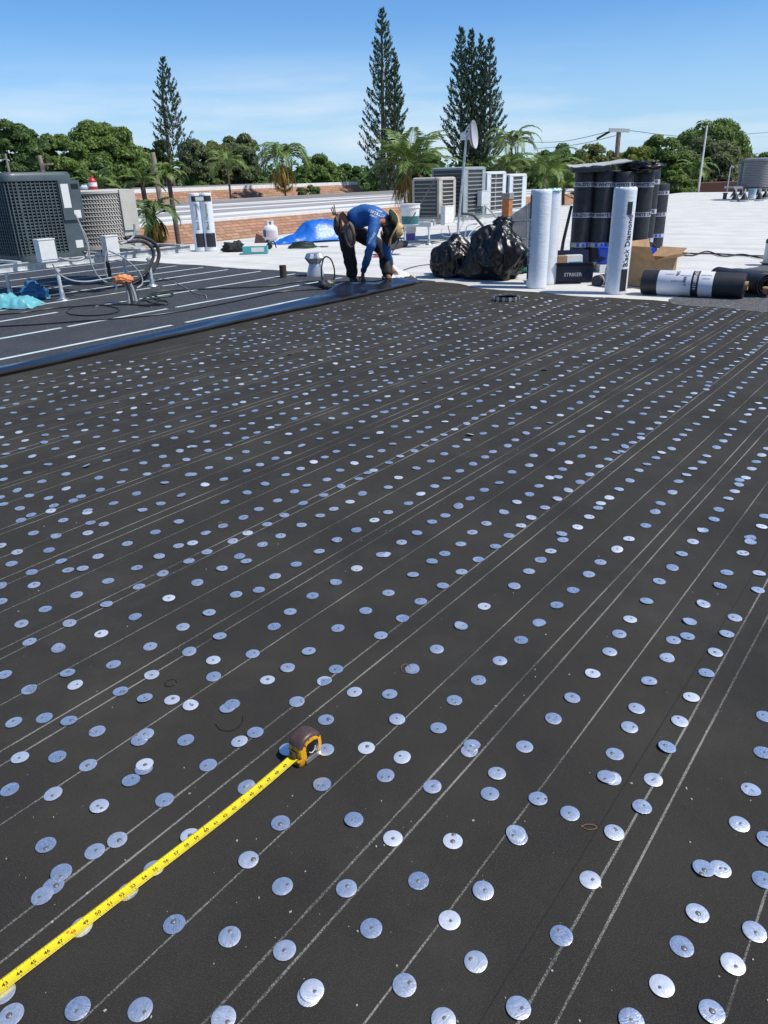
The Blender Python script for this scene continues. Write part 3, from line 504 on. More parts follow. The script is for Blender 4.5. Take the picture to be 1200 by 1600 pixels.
# ============================================================ helpers for things at known planes
def HW(px, py, w):
    x, y = _lv(px, py); d = Vector((x / FPX, cth + y / FPX * sth, y / FPX * cth - sth)); k = w / (d.x * CA - d.y * SA)
    return Vector((0, 0, EYE)) + d * k
def HU(px, py, u):
    x, y = _lv(px, py); d = Vector((x / FPX, cth + y / FPX * sth, y / FPX * cth - sth)); k = u / (d.x * SA + d.y * CA)
    return Vector((0, 0, EYE)) + d * k
def nz3(p, s=1.0, o=0.0): return noise.noise(Vector((p[0] * s + o, p[1] * s - o, p[2] * s + 2 * o)))
def blob(mb, c, r, sub=4, amp=0.2, fs=2.0, seed=0.0, ridge=0.0, flat=None, shape=None, lim=None):
    import bmesh
    bm = bmesh.new(); bmesh.ops.create_icosphere(bm, subdivisions=sub, radius=1.0); c = Vector(c); vs = []
    for v in bm.verts:
        d = v.co.normalized(); k = 1 + amp * nz3(d, fs, seed) + amp * 0.5 * nz3(d, fs * 2.3, seed + 5)
        if ridge: k += ridge * (0.5 - abs(nz3(d, fs * 2.0, seed + 9)) * 2.2) + ridge * 0.45 * (0.5 - abs(nz3(d, fs * 4.6, seed + 3)) * 2.2) + ridge * 0.10 * (0.5 - abs(nz3(d, fs * 9, seed + 4)) * 2.2)
        p = Vector((d.x * r[0], d.y * r[1], d.z * r[2])) * k
        if shape: p = shape(d, p)
        p += c
        if flat is not None and p.z < flat: p.z = flat + (p.z - flat) * 0.03
        vs.append(p)
    bm.verts.index_update(); fs_ = [tuple(v.index for v in f.verts) for f in bm.faces]; bm.free()
    return mb.add(vs, fs_)
def pl(pp, w): return [HW(x, y, w) for x, y in pp]
FILM = mat('torch_film', (0.004, 0.006, 0.012), 0.25, var=0.0, spec=1.0, coat=.3, bump=0.25, bscale=9, bdist=0.01)
FILM.node_tree.nodes['Principled BSDF'].inputs['IOR'].default_value = 2.1
CONDUIT = mat('grey_conduit', (0.33, 0.34, 0.35), 0.45, var=0.1, vscale=30)
INSUL = mat('pipe_insulation', (0.035, 0.036, 0.038), 0.75, var=0.3, vscale=40)
# ============================================================ SHEET BEING LAID, turned-up edge
t = thing('roofing_sheet', 'shiny black roofing sheet whose long turned-up edge the worker is laying', 'roofing sheet', U(5, -5.7))
def lerp(a, b, t): return a + (b - a) * t
def curve(x, P):
    for (x0, y0), (x1, y1) in zip(P, P[1:]):
        if x <= x1: k = max(0, (x - x0) / (x1 - x0)); k = k * k * (3 - 2 * k); return y0 + (y1 - y0) * k
    return P[-1][1]
def flap(a, b):
    u = 1.2 + 7.05 * a
    fw = -5.60 + wav(11, u, 0.02, 0.8) + curve(u, [(0, 0.05), (3, 0.0), (6, -.06), (8.3, -.10)])
    h = curve(u, [(0, 0.02), (4.3, 0.025), (5.6, 0.03), (6.5, 0.05), (7.1, 0.115), (7.35, 0.085), (7.7, 0.05), (7.95, 0.07), (8.3, 0.02)])
    wd = curve(u, [(0, 0.22), (4.3, 0.23), (6.0, 0.30), (7.1, 0.46), (8.3, 0.28)])
    prof = [(0.0, 0.002), (0.0, 0.012), (0.03, 0.020), (0.25, 0.16), (0.5, 0.62), (0.72, 0.92), (0.80, 1.0), (0.86, 0.95), (0.90, 0.80), (0.96, 0.4), (1.05, 0.02)]
    q = b * (len(prof) - 1); i = min(int(q), len(prof) - 2); k = q - i; pw, pz = lerp(prof[i][0], prof[i + 1][0], k), lerp(prof[i][1], prof[i + 1][1], k)
    if i < 2: z = pz
    else: z = pz * h + 0.012
    z += 0.010 * noise.noise(Vector((u * 2.2, pw * 3, 4))) * min(1, pw * 4) * (1 if pw < 1 else 0)
    return U(u, fw - wd * pw, max(z, 0.006))
mb = M(); mb.grid(flap, 150, 30); part('turned_edge', mb, FILM, t, True)
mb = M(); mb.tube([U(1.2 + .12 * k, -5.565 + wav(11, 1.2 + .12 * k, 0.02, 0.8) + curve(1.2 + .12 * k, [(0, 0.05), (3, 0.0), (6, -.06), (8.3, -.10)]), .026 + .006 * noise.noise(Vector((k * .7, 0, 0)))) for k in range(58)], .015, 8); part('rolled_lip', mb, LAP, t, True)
mb = M(); P4 = [G(607, 424, .10), G(615, 412, .16), G(641, 430, .04), G(612, 437, .05)]
def pat(a, b, P=P4, s=0.02): 
    p = P[0] * (1 - a) * (1 - b) + P[1] * (1 - a) * b + P[2] * a * b + P[3] * a * (1 - b); return p + ZD * s * noise.noise(p * 11)
mb.shell(pat, 14, 10, 0.006)
part('folded_white_end', mb, mat('silver_granules', (0.62, 0.62, 0.60), 0.6, var=0.3, vscale=35, bump=0.6, bscale=60), t, True)
mb = M(); P5 = [G(610, 437, .03), G(641, 429, .035), G(656, 438, .012), G(612, 445, .012)]
mb.shell(lambda a, b: pat(b, a, P5, 0.01), 14, 10, 0.005)
P6 = [G(596, 432, .07), G(607, 423, .12), G(611, 437, .05), G(598, 440, .02)]; mb.shell(lambda a, b: pat(a, b, P6, 0.01), 8, 8, 0.005)
part('folded_black_end', mb, GRAN, t, True)
# ============================================================ AIR CONDITIONERS ON THE LEFT
STAND = mat('stand_aluminium', (0.62, 0.62, 0.60), 0.5, metal=0.3, var=0.15, vscale=12)
def stand(label, u0, u1, w0, w1, z, legs, group=None, extra=()):
    t = thing('equipment_stand', label, 'metal stand', U((u0 + u1) / 2, w0), group)
    for w in (w0, w1):
        mb = M(); o = U(u0, w, z - 0.085); mb.box(o, UD * (u1 - u0), -WD * 0.05, ZD * 0.008); mb.box(o + ZD * 0.0815, UD * (u1 - u0), -WD * 0.05, ZD * 0.008)
        mb.box(o + ZD * 0.008 - WD * 0.021, UD * (u1 - u0), -WD * 0.008, ZD * 0.0735); part('rail', mb, STAND, t, None)
    for u in extra:
        mb = M(); mb.box(U(u, w0 + 0.08, z + 0.002), UD * 0.05, -WD * (w0 - w1 + 0.2), ZD * 0.03); part('cross_rail', mb, STAND, t, None)
    for u, w in legs:
        mb = M(); mb.lathe([(0.022, 0.06), (0.022, z - 0.09)], U(u, w, 0), 12); mb.lathe([(0.035, z - 0.12), (0.035, z - 0.1)], U(u, w), 12); lg = part('leg', mb, STAND, t)
        mb = M(); mb.lathe([(0.075, 0.003), (0.07, 0.012), (0.034, 0.03), (0.028, 0.11), (0.024, 0.12)], U(u, w), 14); part('boot', mb, GALV, lg)
    return t
stand('white rail stand under the two air conditioners at left', 4.3, 7.15, -8.95, -10.0, 0.46, [(4.98, -8.80), (6.35, -8.87), (4.75, -9.6), (6.75, -10.03)], extra=(4.55, 5.65, 6.2, 6.9))
ACG = mat('dark_green_grey_metal', (0.075, 0.098, 0.105), 0.42, var=0.12, vscale=6)
COIL = mat('dark_coil', (0.015, 0.016, 0.017), 0.6, metal=0.3, var=0.3, vscale=90)
LABEL = mat('paper_label', (0.72, 0.72, 0.68), 0.5)
t = thing('air_conditioner', 'dark green-grey air conditioner with louvred sides, leftmost unit on its stand', 'air conditioner', U(5.1, -9.5, 0.46))
u0, u1, w0, w1, z0, z1 = 4.74, 5.60, -9.10, -10.0, 0.49, 1.36
def rr_out(u0, u1, w0, w1, r, n=6):
    P = []
    for cu_, cw_, a0 in ((u0 + r, w0 - r, 90), (u0 + r, w1 + r, 180), (u1 - r, w1 + r, 270), (u1 - r, w0 - r, 0)):
        for i in range(n + 1):
            a = R(a0 + 90 * i / n); P.append((cu_ + r * math.cos(a), cw_ + r * math.sin(a)))
    return P
def prism(mb, P, z0, z1, dr=0.0):
    return mb.ring([[U(u, w, z0) for u, w in P], [U(u, w, z1) for u, w in P]])
mb = M(); prism(mb, rr_out(u0 + .03, u1 - .02, w0 - .03, w1 + .03, 0.10), z0, z1); part('coil', mb, COIL, t, 40)
mb = M(); n = 6
P1, P2 = rr_out(u0 - .012, u1 + .012, w0 + .012, w1 - .012, .13), rr_out(u0 + .02, u1 - .02, w0 - .02, w1 + .02, .12)
mb.ring([[U(u, w, z1 - .02) for u, w in P1], [U(u, w, z1 + .035) for u, w in P1], [U(u, w, z1 + .07) for u, w in rr_out(u0 + .005, u1 - .005, w0 - .005, w1 + .005, .12)], [U(u, w, z1 + .078) for u, w in P2]])
part('top_cover', mb, ACG, t, 40)
mb = M(); prism(mb, rr_out(u0 - .008, u1 + .008, w0 + .008, w1 - .008, .12), z0 - .03, z0 + .03); part('base_pan', mb, ACG, t, 40)
# louvres: on every side a lattice of slats
lv = M(); up = u1 - 0.24
Pp = rr_out(u0, u1, w0, w1, 0.11, 8)
path = [(up, w0)] + [(lerp(up, u0 + .11, k / 9), w0) for k in range(1, 9)] + Pp[:18] 
path += [(u0, lerp(w0 - .11, w1 + .11, 1))]
# clean path along +w face then round the corner and along the -u face
path = [(up - 0.055 * k, w0) for k in range(int((up - u0 - .11) / 0.055) + 1)]
path += Pp[0:9] + [(u0, w0 - .11 - 0.055 * k) for k in range(1, 13)]
def off(i, d):
    a = path[max(i - 1, 0)]; b = path[min(i + 1, len(path) - 1)]; tx, ty = b[0] - a[0], b[1] - a[1]; l = math.hypot(tx, ty) or 1
    return path[i][0] + ty / l * d * (1 if True else 1), path[i][1] - tx / l * d
nrow = 22; hz = (z1 - z0 - 0.09) / nrow
for k in range(nrow + 1):
    zz = z0 + 0.035 + k * hz
    lv.ring([[U(*off(i, -.0), zz), U(*off(i, -.0), zz + 0.010), U(*off(i, -.022), zz + .018), U(*off(i, -.022), zz + .008)] for i in range(len(path))], caps=True)
for i in range(0, len(path), 1):
    if 5 < i < len(path) and i in (11, 13, 15, 17): continue
    a = Vector(U(*off(i, 0.002), z0 + .03)); lv.cbox(a + ZD * (z1 - z0 - .06) / 2, 0.013, 0.013, z1 - z0 - .06)
part('louvres', lv, ACG, t, None)
mb = M(); mb.box(U(up - 0.0, w0 + 0.004, z0 + .03), UD * (u1 - up - 0.005), -WD * .10, ZD * 0.52); part('service_panel', mb, ACG, t, None)
mb = M(); mb.box(U(up + 0.005, w0 + 0.03, z0 + .40), UD * (u1 - up + 0.045), -WD * .16, ZD * (z1 - z0 - .42)); cp_ = part('control_panel', mb, ACG, t, None)
mb = M(); mb.box(U(up + .03, w0 + 0.033, z1 - .33), UD * .10, -WD * .004, ZD * .27); mb.box(U(up + .15, w0 + 0.033, z0 + .42), UD * .09, -WD * .004, ZD * .09); part('label', mb, LABEL, cp_, None)
mb = M(); mb.box(U(up + .165, w0 + 0.033, z1 - .12), UD * .10, -WD * .004, ZD * .06); part('name_plate', mb, BLACK, cp_, None)
mb = M(); mb.box(U(up + .11, w0 + 0.007, z0 + .07), UD * .10, -WD * .004, ZD * .09); part('label', mb, LABEL, t, None)
# second unit: drum with slanted slots
BEIGE = mat('beige_paint', (0.52, 0.50, 0.43), 0.5, var=0.06, vscale=8)
SLOT = mat('slanted_slots', (0.50, 0.47, 0.41), 0.5)
n_, l_ = SLOT.node_tree.nodes, SLOT.node_tree.links; _t = n_.new('ShaderNodeUVMap'); 
CX, CW, CR = 6.42, -9.95, 0.50
t = thing('air_conditioner', 'beige round-sided air conditioner with slanted slots beside the dark unit', 'air conditioner', U(CX, CW, 0.46))
zb, zt = 0.50, 1.18
mb = M(); mb.lathe([(CR - .03, zb), (CR - .03, zt)], U(CX, CW, 0), 40); part('coil', mb, COIL, t)
mb = M(); nr = 12
for k in range(nr):
    z = zb + .02 + (zt - zb - .04) * k / nr; hh = (zt - zb - .04) / nr
    A = 84
    for j in range(A):
        a0, a1 = 2 * math.pi * j / A, 2 * math.pi * (j + 0.55) / A
        sh = 2 * math.pi * 0.7 / A
        f = lambda a, r, zz: U(CX + r * math.cos(a), CW + r * math.sin(a), zz)
        mb.add([f(a0, CR, z), f(a1, CR, z), f(a1 + sh, CR, z + hh * .86), f(a0 + sh, CR, z + hh * .86)], [(0, 1, 2, 3)])
    mb.ring([[f(2 * math.pi * j / 48, CR + .000, z + hh * .84), f(2 * math.pi * j / 48, CR + .006, z + hh * .92), f(2 * math.pi * j / 48, CR + .002, z + hh), f(2 * math.pi * j / 48, CR - .008, z + hh * .92)] for j in range(48)], loop=True)
part('slotted_jacket', mb, SLOT, t, None)
mb = M(); mb.lathe([(CR + .012, zt - .01), (CR + .012, zt + .02), (CR - .03, zt + .035), (.2, zt + .04)], U(CX, CW), 48); part('top_cover', mb, BEIGE, t)
mb = M(); mb.lathe([(CR + .012, zb - .03), (CR + .012, zb + .02)], U(CX, CW), 48); part('base_pan', mb, BEIGE, t)
mb = M(); mb.box(U(CX + .02, CW + CR + .01, zb + 0.02), UD * .16, -WD * .3, ZD * (zt - zb - .04)); part('service_panel', mb, BEIGE, t, None)
mb = M(); mb.box(U(CX + .02, CW + CR + .03, zb + .20), UD * .24, -WD * .3, ZD * (zt - zb - .17)); part('control_panel', mb, BEIGE, t, None)
# switch boxes, conduits, pipes
def boxat(px0, py0, px1, py1, w, dep, name, label, cat, m_, lid=True):
    a = HW(px0, py1, w); b = HW(px1, py1, w); c = HW((px0 + px1) / 2, py0, w)
    wd_ = (b - a).length; h = c.z - min(a.z, b.z); o = Vector((a.x, a.y, a.z)); o = a.copy()
    t = thing(name, label, cat, o + UD * wd_ / 2)
    mb = M(); mb.box(o, UD * wd_, -WD * dep, ZD * h); part('body', mb, m_, t, None)
    if lid: mb = M(); mb.box(o + ZD * (h * 0.1) + WD * .006, UD * wd_ * 1.0, -WD * .006, ZD * h * .92); mb.box(o + ZD * h - UD * .008 + WD * .012, UD * (wd_ + .016), -WD * (dep + .01), ZD * .012); part('cover', mb, m_, t, None)
    return t
boxat(66, 377, 91, 410, -8.75, 0.11, 'switch_box', 'white electrical switch box hung below the dark louvred unit', 'switch box', WPAINT)
boxat(169, 371, 188, 400, -8.75, 0.11, 'switch_box', 'white electrical switch box hung below the beige round unit', 'switch box', WPAINT)
def cable(pp, w, r, label, m_=CONDUIT, name='conduit', cat='conduit'):
    P = pl(pp, w) if not callable(w) else [w(x, y) for x, y in pp]
    mb = M(); mb.tube(P, r, 8, 6); return solo(name, mb, m_, label, cat, P[0], 60)
cable([(117, 335), (126, 353), (136, 375), (138, 394), (128, 405), (110, 407), (92, 403)], -8.72, 0.013, 'grey flexible conduit looping from the dark unit to its switch box')
cable([(82, 412), (92, 428), (112, 438), (135, 440), (157, 437), (180, 433)], -8.6, 0.010, 'long grey conduit sagging from left switch box to the orange foam')
cable([(124, 350), (137, 385), (142, 410), (152, 430), (166, 441), (180, 442)], -8.65, 0.010, 'grey conduit dropping steeply between the two units to the orange foam')
cable([(210, 350), (210, 365), (203, 375), (188, 381)], -8.8, 0.016, 'thick pale conduit curving under the beige unit panel')
cable([(170, 392), (190, 401), (210, 417), (221, 432), (222, 444), (214, 450)], -8.5, 0.010, 'grey conduit arcing from the right switch box down to the pipes')
cable([(166, 392), (164, 410), (166, 428), (172, 438)], -8.7, 0.007, 'thin grey wire hanging under the right switch box')
cable([(196, 372), (220, 370), (240, 379), (248, 393), (246, 409), (236, 425), (221, 438), (206, 443)], -8.9, 0.026, 'thick black insulated refrigerant line bulging right of the stand', INSUL, 'refrigerant_line', 'pipe')
cable([(198, 378), (222, 377), (236, 386), (240, 400), (232, 418), (218, 433), (204, 440)], -8.8, 0.022, 'inner black insulated refrigerant line beside the thicker one', INSUL, 'refrigerant_line', 'pipe')
cable([(160, 390), (167, 408), (171, 425), (172, 440)], -9.1, 0.024, 'black insulated pipe hanging upright behind the orange foam', INSUL, 'refrigerant_line', 'pipe')
p0 = G(207, 474)
t = thing('pipe_bundle', 'bundle of grey pipes rising from the roof capped with orange foam', 'pipe bundle', p0)
for k, (x0, y0, x1, y1) in enumerate([(202, 474, 196, 441), (207, 476, 198, 440), (213, 471, 203, 442), (216, 468, 206, 446), (209, 470, 200, 438)]):
    a = G(x0, y0); b = PY(x1, y1, a.y); mb = M(); mb.tube([a, a * .5 + b * .5 + ZD * .0 + UD * .01, b], 0.018 if k < 4 else .012, 8, 4); part('pipe', mb, INSUL if k % 2 else CONDUIT, t)
mb = M(); blob(mb, PY(192, 437, p0.y), (0.11, 0.06, 0.055), 4, .35, 4, 3); part('foam', mb, mat('orange_foam', (0.75, 0.26, 0.10), .7, var=.25, vscale=30, bump=.5, bscale=40), t, True)
mb = M(); mb.tube([PY(182, 442, p0.y), PY(182, 454, p0.y)], .011, 8); part('drain_stub', mb, WPAINT, t)
# things on top of the beige unit
zt2 = zt + 0.04
q = G(180, 297, zt2); b0 = U(CX - .05, CW + .05, zt2)
t = thing('red_bottle', 'red plastic bottle with white label standing on the beige air conditioner', 'bottle', b0)
mb = M(); mb.lathe([(.05, 0), (.055, .02), (.055, .10), (.035, .14), (.022, .15), (.022, .18)], b0, 16); part('bottle_body', mb, mat('red_plastic', (.42, .03, .03), .35), t)
mb = M(); mb.lathe([(.0565, .04), (.0565, .09)], b0, 16, caps=False); part('label_band', mb, LABEL, t)
mb = M(); b1 = b0 - UD * .0 - Vector((.11, 0, 0)); blob(mb, b1 + ZD * .03, (.07, .05, .035), 3, .3, 3, 2, flat=b1.z); solo('plastic_wrap', mb, mat('clear_wrap', (.55, .6, .66), .25), 'crumpled clear plastic left of the red bottle on the unit', 'plastic', b1, True)
# bags by the left stand
def crumple(label, pxs, m_, name, h, cat, seed):
    c = G(*pxs[0]); rx = (G(*pxs[1]) - c).length; ry = rx * 0.55; mb = M()
    blob(mb, c + ZD * h * .25, (rx, ry, h), 5, .35, 1.8, seed, ridge=.14, flat=0.006); return solo(name, mb, m_, label, cat, c, True)
hc_ = G(18, 480)
def heap(a, b):
    x, y = (a - .5) * .62, (b - .5) * .46; e = min(a, 1 - a, b, 1 - b) * 2; r = abs(noise.noise(Vector((x * 5, y * 6, 1)))) ; r2 = abs(noise.noise(Vector((x * 13, y * 11, 6))))
    w_ = 1 + .25 * noise.noise(Vector((a * 3, b * 3, 8))); return hc_ + Vector((x * w_, y * w_ + .05 * x, .006 + .16 * (min(1, e * 1.6) ** .7) * (.9 - 1.3 * r) + .03 * r2))
mb = M(); mb.grid(heap, 60, 46); solo('plastic_bag', mb, mat('turquoise_plastic', (.13, .40, .44), .35, var=.15, vscale=8), 'pale turquoise plastic bag lying crumpled at the left picture edge', 'plastic bag', hc_, 60)
crumple('dark blue plastic bag bunched round the foot of a stand leg', [(55, 468), (76, 466)], mat('blue_plastic', (.03, .13, .27), .3, var=.3, vscale=8), 'plastic_bag', .16, 'plastic bag', 7)
# hoses on the black roof
HOSE = mat('dark_green_hose', (.025, .045, .035), .45); 
def ghose(pp, r, label, m_=HOSE, z=None, loop=False, name='hose', cat='hose'):
    P = [G(x, y, (z or r) + .003) for x, y in pp]; mb = M(); mb.tube(P, r, 6, 6, loop); return solo(name, mb, m_, label, cat, P[0], 60)
ghose([(-40, 512), (40, 508), (110, 503), (190, 497), (260, 490), (330, 478), (390, 466), (440, 456), (500, 452), (515, 452)], .007, 'long thin black hose crossing the black roof up to the torch', BLACK)
ghose([(-30, 493), (30, 489), (80, 482), (130, 478), (160, 477), (185, 482), (182, 488), (160, 492), (130, 493), (108, 490), (106, 484), (125, 478), (190, 476), (250, 477)], .007, 'black hose with a wide loop in front of the pipe bundle', BLACK)
ghose([(222, 470), (245, 465), (268, 462), (268, 458), (245, 459), (228, 464), (235, 472), (258, 476), (262, 471), (245, 468), (232, 460), (255, 455), (300, 452), (380, 449), (430, 446), (470, 440), (520, 438)], .009, 'dark green hose tangled beside the pipe bundle and running to the worker', HOSE)
ghose([(225, 476), (240, 474), (250, 467), (240, 462), (225, 466), (215, 476), (235, 478)], .008, 'short tangle of black hose touching the pipe bundle', RUBBER)
ghose([(242, 434), (262, 437), (285, 447), (305, 458), (320, 461), (323, 466)], .006, 'thin pale cable bowed over the black roof right of the stand', CONDUIT, name='cable', cat='cable')
# ============================================================ THINGS ON THE WHITE ROOF BEHIND, LEFT TO CENTRE
WRAP = mat('white_plastic_wrap', (.70, .73, .76), .32, var=.05, vscale=5, bump=.45, bscale=30, bdist=.010)
_wn, _wl = WRAP.node_tree.nodes, WRAP.node_tree.links; _wb = [n for n in _wn if n.type == 'BUMP'][0]; _wz = _wb.inputs['Height'].links[0].from_node; _wm = _wn.new('ShaderNodeMapping'); _wm.inputs['Scale'].default_value = (.5, .5, 2.6)
_wl.new(_wn['Texture Coordinate'].outputs['Object'], _wm.inputs['Vector']); _wl.new(_wm.outputs['Vector'], _wz.inputs['Vector'])
INKB = mat('printed_black', (.02, .02, .022), .5)
def cylmap(c, r, a0, z0, rot=True):
    # vertical lettering: text x runs up the roll
    return lambda x, y: c + Vector((math.cos(a0 - y / r) * (r + .0035), math.sin(a0 - y / r) * (r + .0035), z0 + x))
def bandat(mb, c, r, a0, a1, z0, z1, n=10):
    mb.grid(lambda a, b: c + Vector((math.cos(a0 + (a1 - a0) * a) * (r + .002), math.sin(a0 + (a1 - a0) * a) * (r + .002), z0 + (z1 - z0) * b)), n, 2)
def wrapped_roll(name, label, c, r, h, prints, group=None, parent=None):
    t = parent or thing(name, label, 'roofing roll', c, group)
    mb = M()
    mb.ring([[c + Vector((math.cos(2 * math.pi * j / 40), math.sin(2 * math.pi * j / 40), 0)) * (r * k * (1 + .012 * noise.noise(Vector((math.cos(j * .157) * 2, math.sin(j * .157) * 2, z * 7))))) + ZD * (z + (.018 * noise.noise(Vector((j * .6, 1, 0))) if z > h * .97 else 0)) for j in range(40)] for z, k in [(0.0, .97), (.02, 1)] + [(h * i / 30, 1) for i in range(1, 30)] + [(h - .012, 1), (h, .93), (h - .01, .6), (h - .03, .42), (h - .03, .05)]])
    b = part('wrap', mb, WRAP, t, 60); ink = M()
    for f in prints: f(ink, c)
    if ink.v: part('printing', ink, INKB, b, None)
    return t
c = G(322, 392); cam_a = math.atan2(-c.y, -c.x)
t = thing('roofing_roll', 'two roofing rolls in one white wrap printed black, standing at the roof edge', 'roofing roll', c)
def pr(ink, c_, a, r=.135): 
    bandat(ink, c_, r, a - .9, a + .75, .93, 1.03)
    bandat(ink, c_, r, a - .9, a + .75, .08, .34)
    ink.text('Black Diamond', .078, cylmap(c_, r, a - .35, .64), .0005)
for k, sx in enumerate((-.095, .105)):
    cc = c + Vector((sx, .02, 0)); wrapped_roll('roll', '', cc, .125 if k == 0 else .12, 1.08, [lambda i, c_: pr(i, c_, cam_a + .25, .125)], parent=t)
mb = M(); mb.box(c + Vector((-.06, -.123, .945)), Vector((.16, 0, 0)), Vector((0, -.004, 0)), ZD * .07); part('label', mb, LABEL, t, None)
mb = M(); cc = G(367, 393); blob(mb, cc + ZD * .03, (.24, .12, .14), 4, .4, 2, 3, ridge=.3, flat=.004); solo('black_cloth', mb, mat('black_cloth', (.02, .02, .022), .8), 'crumpled black cloth between the white roll and the teal box', 'cloth', cc, True)
def carton(name, label, c, sx, sy, h, m_, ang, cat='box', flaps=True, lid=None, text=None, inner=None, fl=0.5):
    ex = Vector((math.cos(ang), math.sin(ang), 0)); ey = Vector((-ex.y, ex.x, 0)); t = thing(name, label, cat, c); o = c - ex * sx / 2 - ey * sy / 2 + ZD * .003; th_ = .006
    mb = M()
    mb.box(o, ex * sx, ey * sy, ZD * th_); mb.box(o + ZD * th_, ex * sx, ey * th_, ZD * h); mb.box(o + ey * (sy - th_) + ZD * th_, ex * sx, ey * th_, ZD * h)
    mb.box(o + ey * th_ + ZD * th_, ex * th_, ey * (sy - 2 * th_), ZD * h); mb.box(o + ex * (sx - th_) + ey * th_ + ZD * th_, ex * th_, ey * (sy - 2 * th_), ZD * h)
    b = part('body', mb, m_, t, None)
    if flaps:
        for d, e, l_, an in ((-ey, ex, sx, .35), (ey, ex, sx, 1.25), (ex, ey, sy, .5), (-ex, ey, sy, .9)):
            ln = sy * fl; base = c + d * ((sy if e is ex else sx) / 2) - e * l_ / 2 + ZD * (h + .008); v = d * math.cos(an) * ln + ZD * math.sin(an) * ln
            if (d, e) == (ey, ex): an = 1.35
            mb = M(); mb.box(base, e * l_, v, ZD * .002 + d * .004); part('flap', mb, m_, t, None)
    if text:
        ink = M(); ink.text(text, min(h * .32, .07), lambda x, y: c - ey * (sy / 2 + .003) + ex * x + ZD * (h * .5 + y), .001); part('printing', ink, WPAINT, b, None)
    return t
TEAL = mat('teal_card', (.06, .36, .36), .5, var=.15, vscale=8); CARD = mat('cardboard', (.40, .25, .13), .8, var=.12, vscale=10, bump=.1, bscale=120); CARDW = mat('pale_card', (.6, .6, .56), .6)
c = G(400, 396); t = carton('teal_box', 'small teal box with white top lying on white roof edge', c, .46, .30, .13, TEAL, .05, flaps=False)
mb = M(); mb.box(c + Vector((-.22, -.14, .139)), Vector((.44, 0, 0)), Vector((0, .29, .03)), ZD * .006); part('lid', mb, CARDW, t, None)
mb = M(); mb.box(c + Vector((-.06, -.157, .04)), Vector((.24, .012, 0)), Vector((0, .002, 0)), ZD * .08); part('label', mb, LABEL, t, None)
c = G(408, 386); mb = M(); mb.ring([[c + Vector((-.16, 0, 0)), c + Vector((.17, .02, 0)), c + Vector((.17, .20, 0)), c + Vector((-.16, .2, 0))], [c + Vector((-.09, .05, .26)), c + Vector((.02, .05, .22)), c + Vector((.02, .12, .22)), c + Vector((-.09, .12, .26))]])
solo('leather_bag', mb, mat('brown_leather', (.10, .05, .035), .6, var=.3, vscale=15), 'small brown leather bag behind the teal box', 'bag', c, 30)
c = G(420, 389); mb = M(); blob(mb, c + ZD * .08, (.07, .07, .09), 3, .4, 3, 5, flat=.003); mb.tube([c + ZD * .1, c + Vector((.12, -.02, .14)), c + Vector((.16, -.05, .02))], .012, 6, 4); solo('gas_torch', mb, BLACK, 'black torch head lying in front of the gas cylinder', 'torch', c, True)
c = G(424, 377); t = thing('gas_cylinder', 'white propane gas cylinder standing left of the blue tarp', 'gas cylinder', c)
CYW = mat('cylinder_paint', (.72, .72, .70), .4, var=.05, vscale=10)
mb = M(); mb.lathe([(.12, 0), (.12, .03), (.10, .03), (.15, .06), (.168, .10), (.168, .25), (.15, .31), (.09, .35), (.03, .36)], c, 28); part('tank', mb, CYW, t, 50)
mb = M(); mb.ring([[c + Vector((math.cos(a), math.sin(a), 0)) * .085 + ZD * .34, c + Vector((math.cos(a), math.sin(a), 0)) * .085 + ZD * .44, c + Vector((math.cos(a), math.sin(a), 0)) * .078 + ZD * .44, c + Vector((math.cos(a), math.sin(a), 0)) * .078 + ZD * .34] for a in [R(-150 + 300 * k / 20 + 90) for k in range(21)]], caps=True); part('collar', mb, CYW, t, 50)
mb = M(); mb.lathe([(.02, .34), (.02, .40), (.035, .40), (.035, .415)], c, 12); part('valve', mb, NAIL, t)
mb = M(); bandat(mb, c, .168, -2.9, -2.1, .10, .25); part('blue_label', mb, mat('label_blue', (.03, .09, .22), .5), t, None)
mb = M(); bandat(mb, c, .168, -2.0, -.9, .11, .24); part('pink_label', mb, mat('label_pink', (.7, .5, .48), .5), t, None)
# tarp
TARP = mat('blue_tarp', (.012, .14, .55), .38, var=.15, vscale=3, bump=.4, bscale=14, bdist=.02)
ta, tb = G(428, 382), G(536, 374); tcn = (ta + tb) / 2; tdx = (tb - ta); tl_ = tdx.length; tdx.normalize(); tdy = Vector((-tdx.y, tdx.x, 0))
def tarp(a, b):
    x = (a - .5) * tl_ * 1.02; y = (b - .3) * 1.5; e = min(a, 1 - a, b, 1 - b) * 2
    hh = .44 * math.exp(-((a - .74) / .33) ** 4) * math.exp(-((b - .45) / .36) ** 4) + .12 * math.exp(-((a - .3) / .2) ** 2) * math.exp(-((b - .45) / .3) ** 2)
    p = tcn + tdx * x * (1 - .25 * abs(b - .4)) + tdy * y * (.35 + .65 * a)
    r = abs(noise.noise(Vector((x * 2.6, y * 2.2, 1)))) + .3 * abs(noise.noise(Vector((x * 6, y * 5, 5))))
    return p + ZD * max(.004, hh * (1.05 - .5 * r) + .12 * r * min(1, e * 4)) + tdx * .05 * noise.noise(Vector((x * 4, y * 4, 9)))
mb = M(); mb.grid(tarp, 90, 70); solo('tarp', mb, TARP, 'bright blue tarpaulin heaped on the white roof behind the worker', 'tarpaulin', tcn, 50)
c = G(473, 387); mb = M()
for k in range(9):
    rr = .28 - .012 * k; mb.tube([c + Vector((rr * math.cos(a) + rnd.uniform(-.02, .02), rr * .9 * math.sin(a), .012 + .011 * k + rnd.uniform(0, .01))) for a in [i * .524 for i in range(12)]], .010, 6, 4, True)
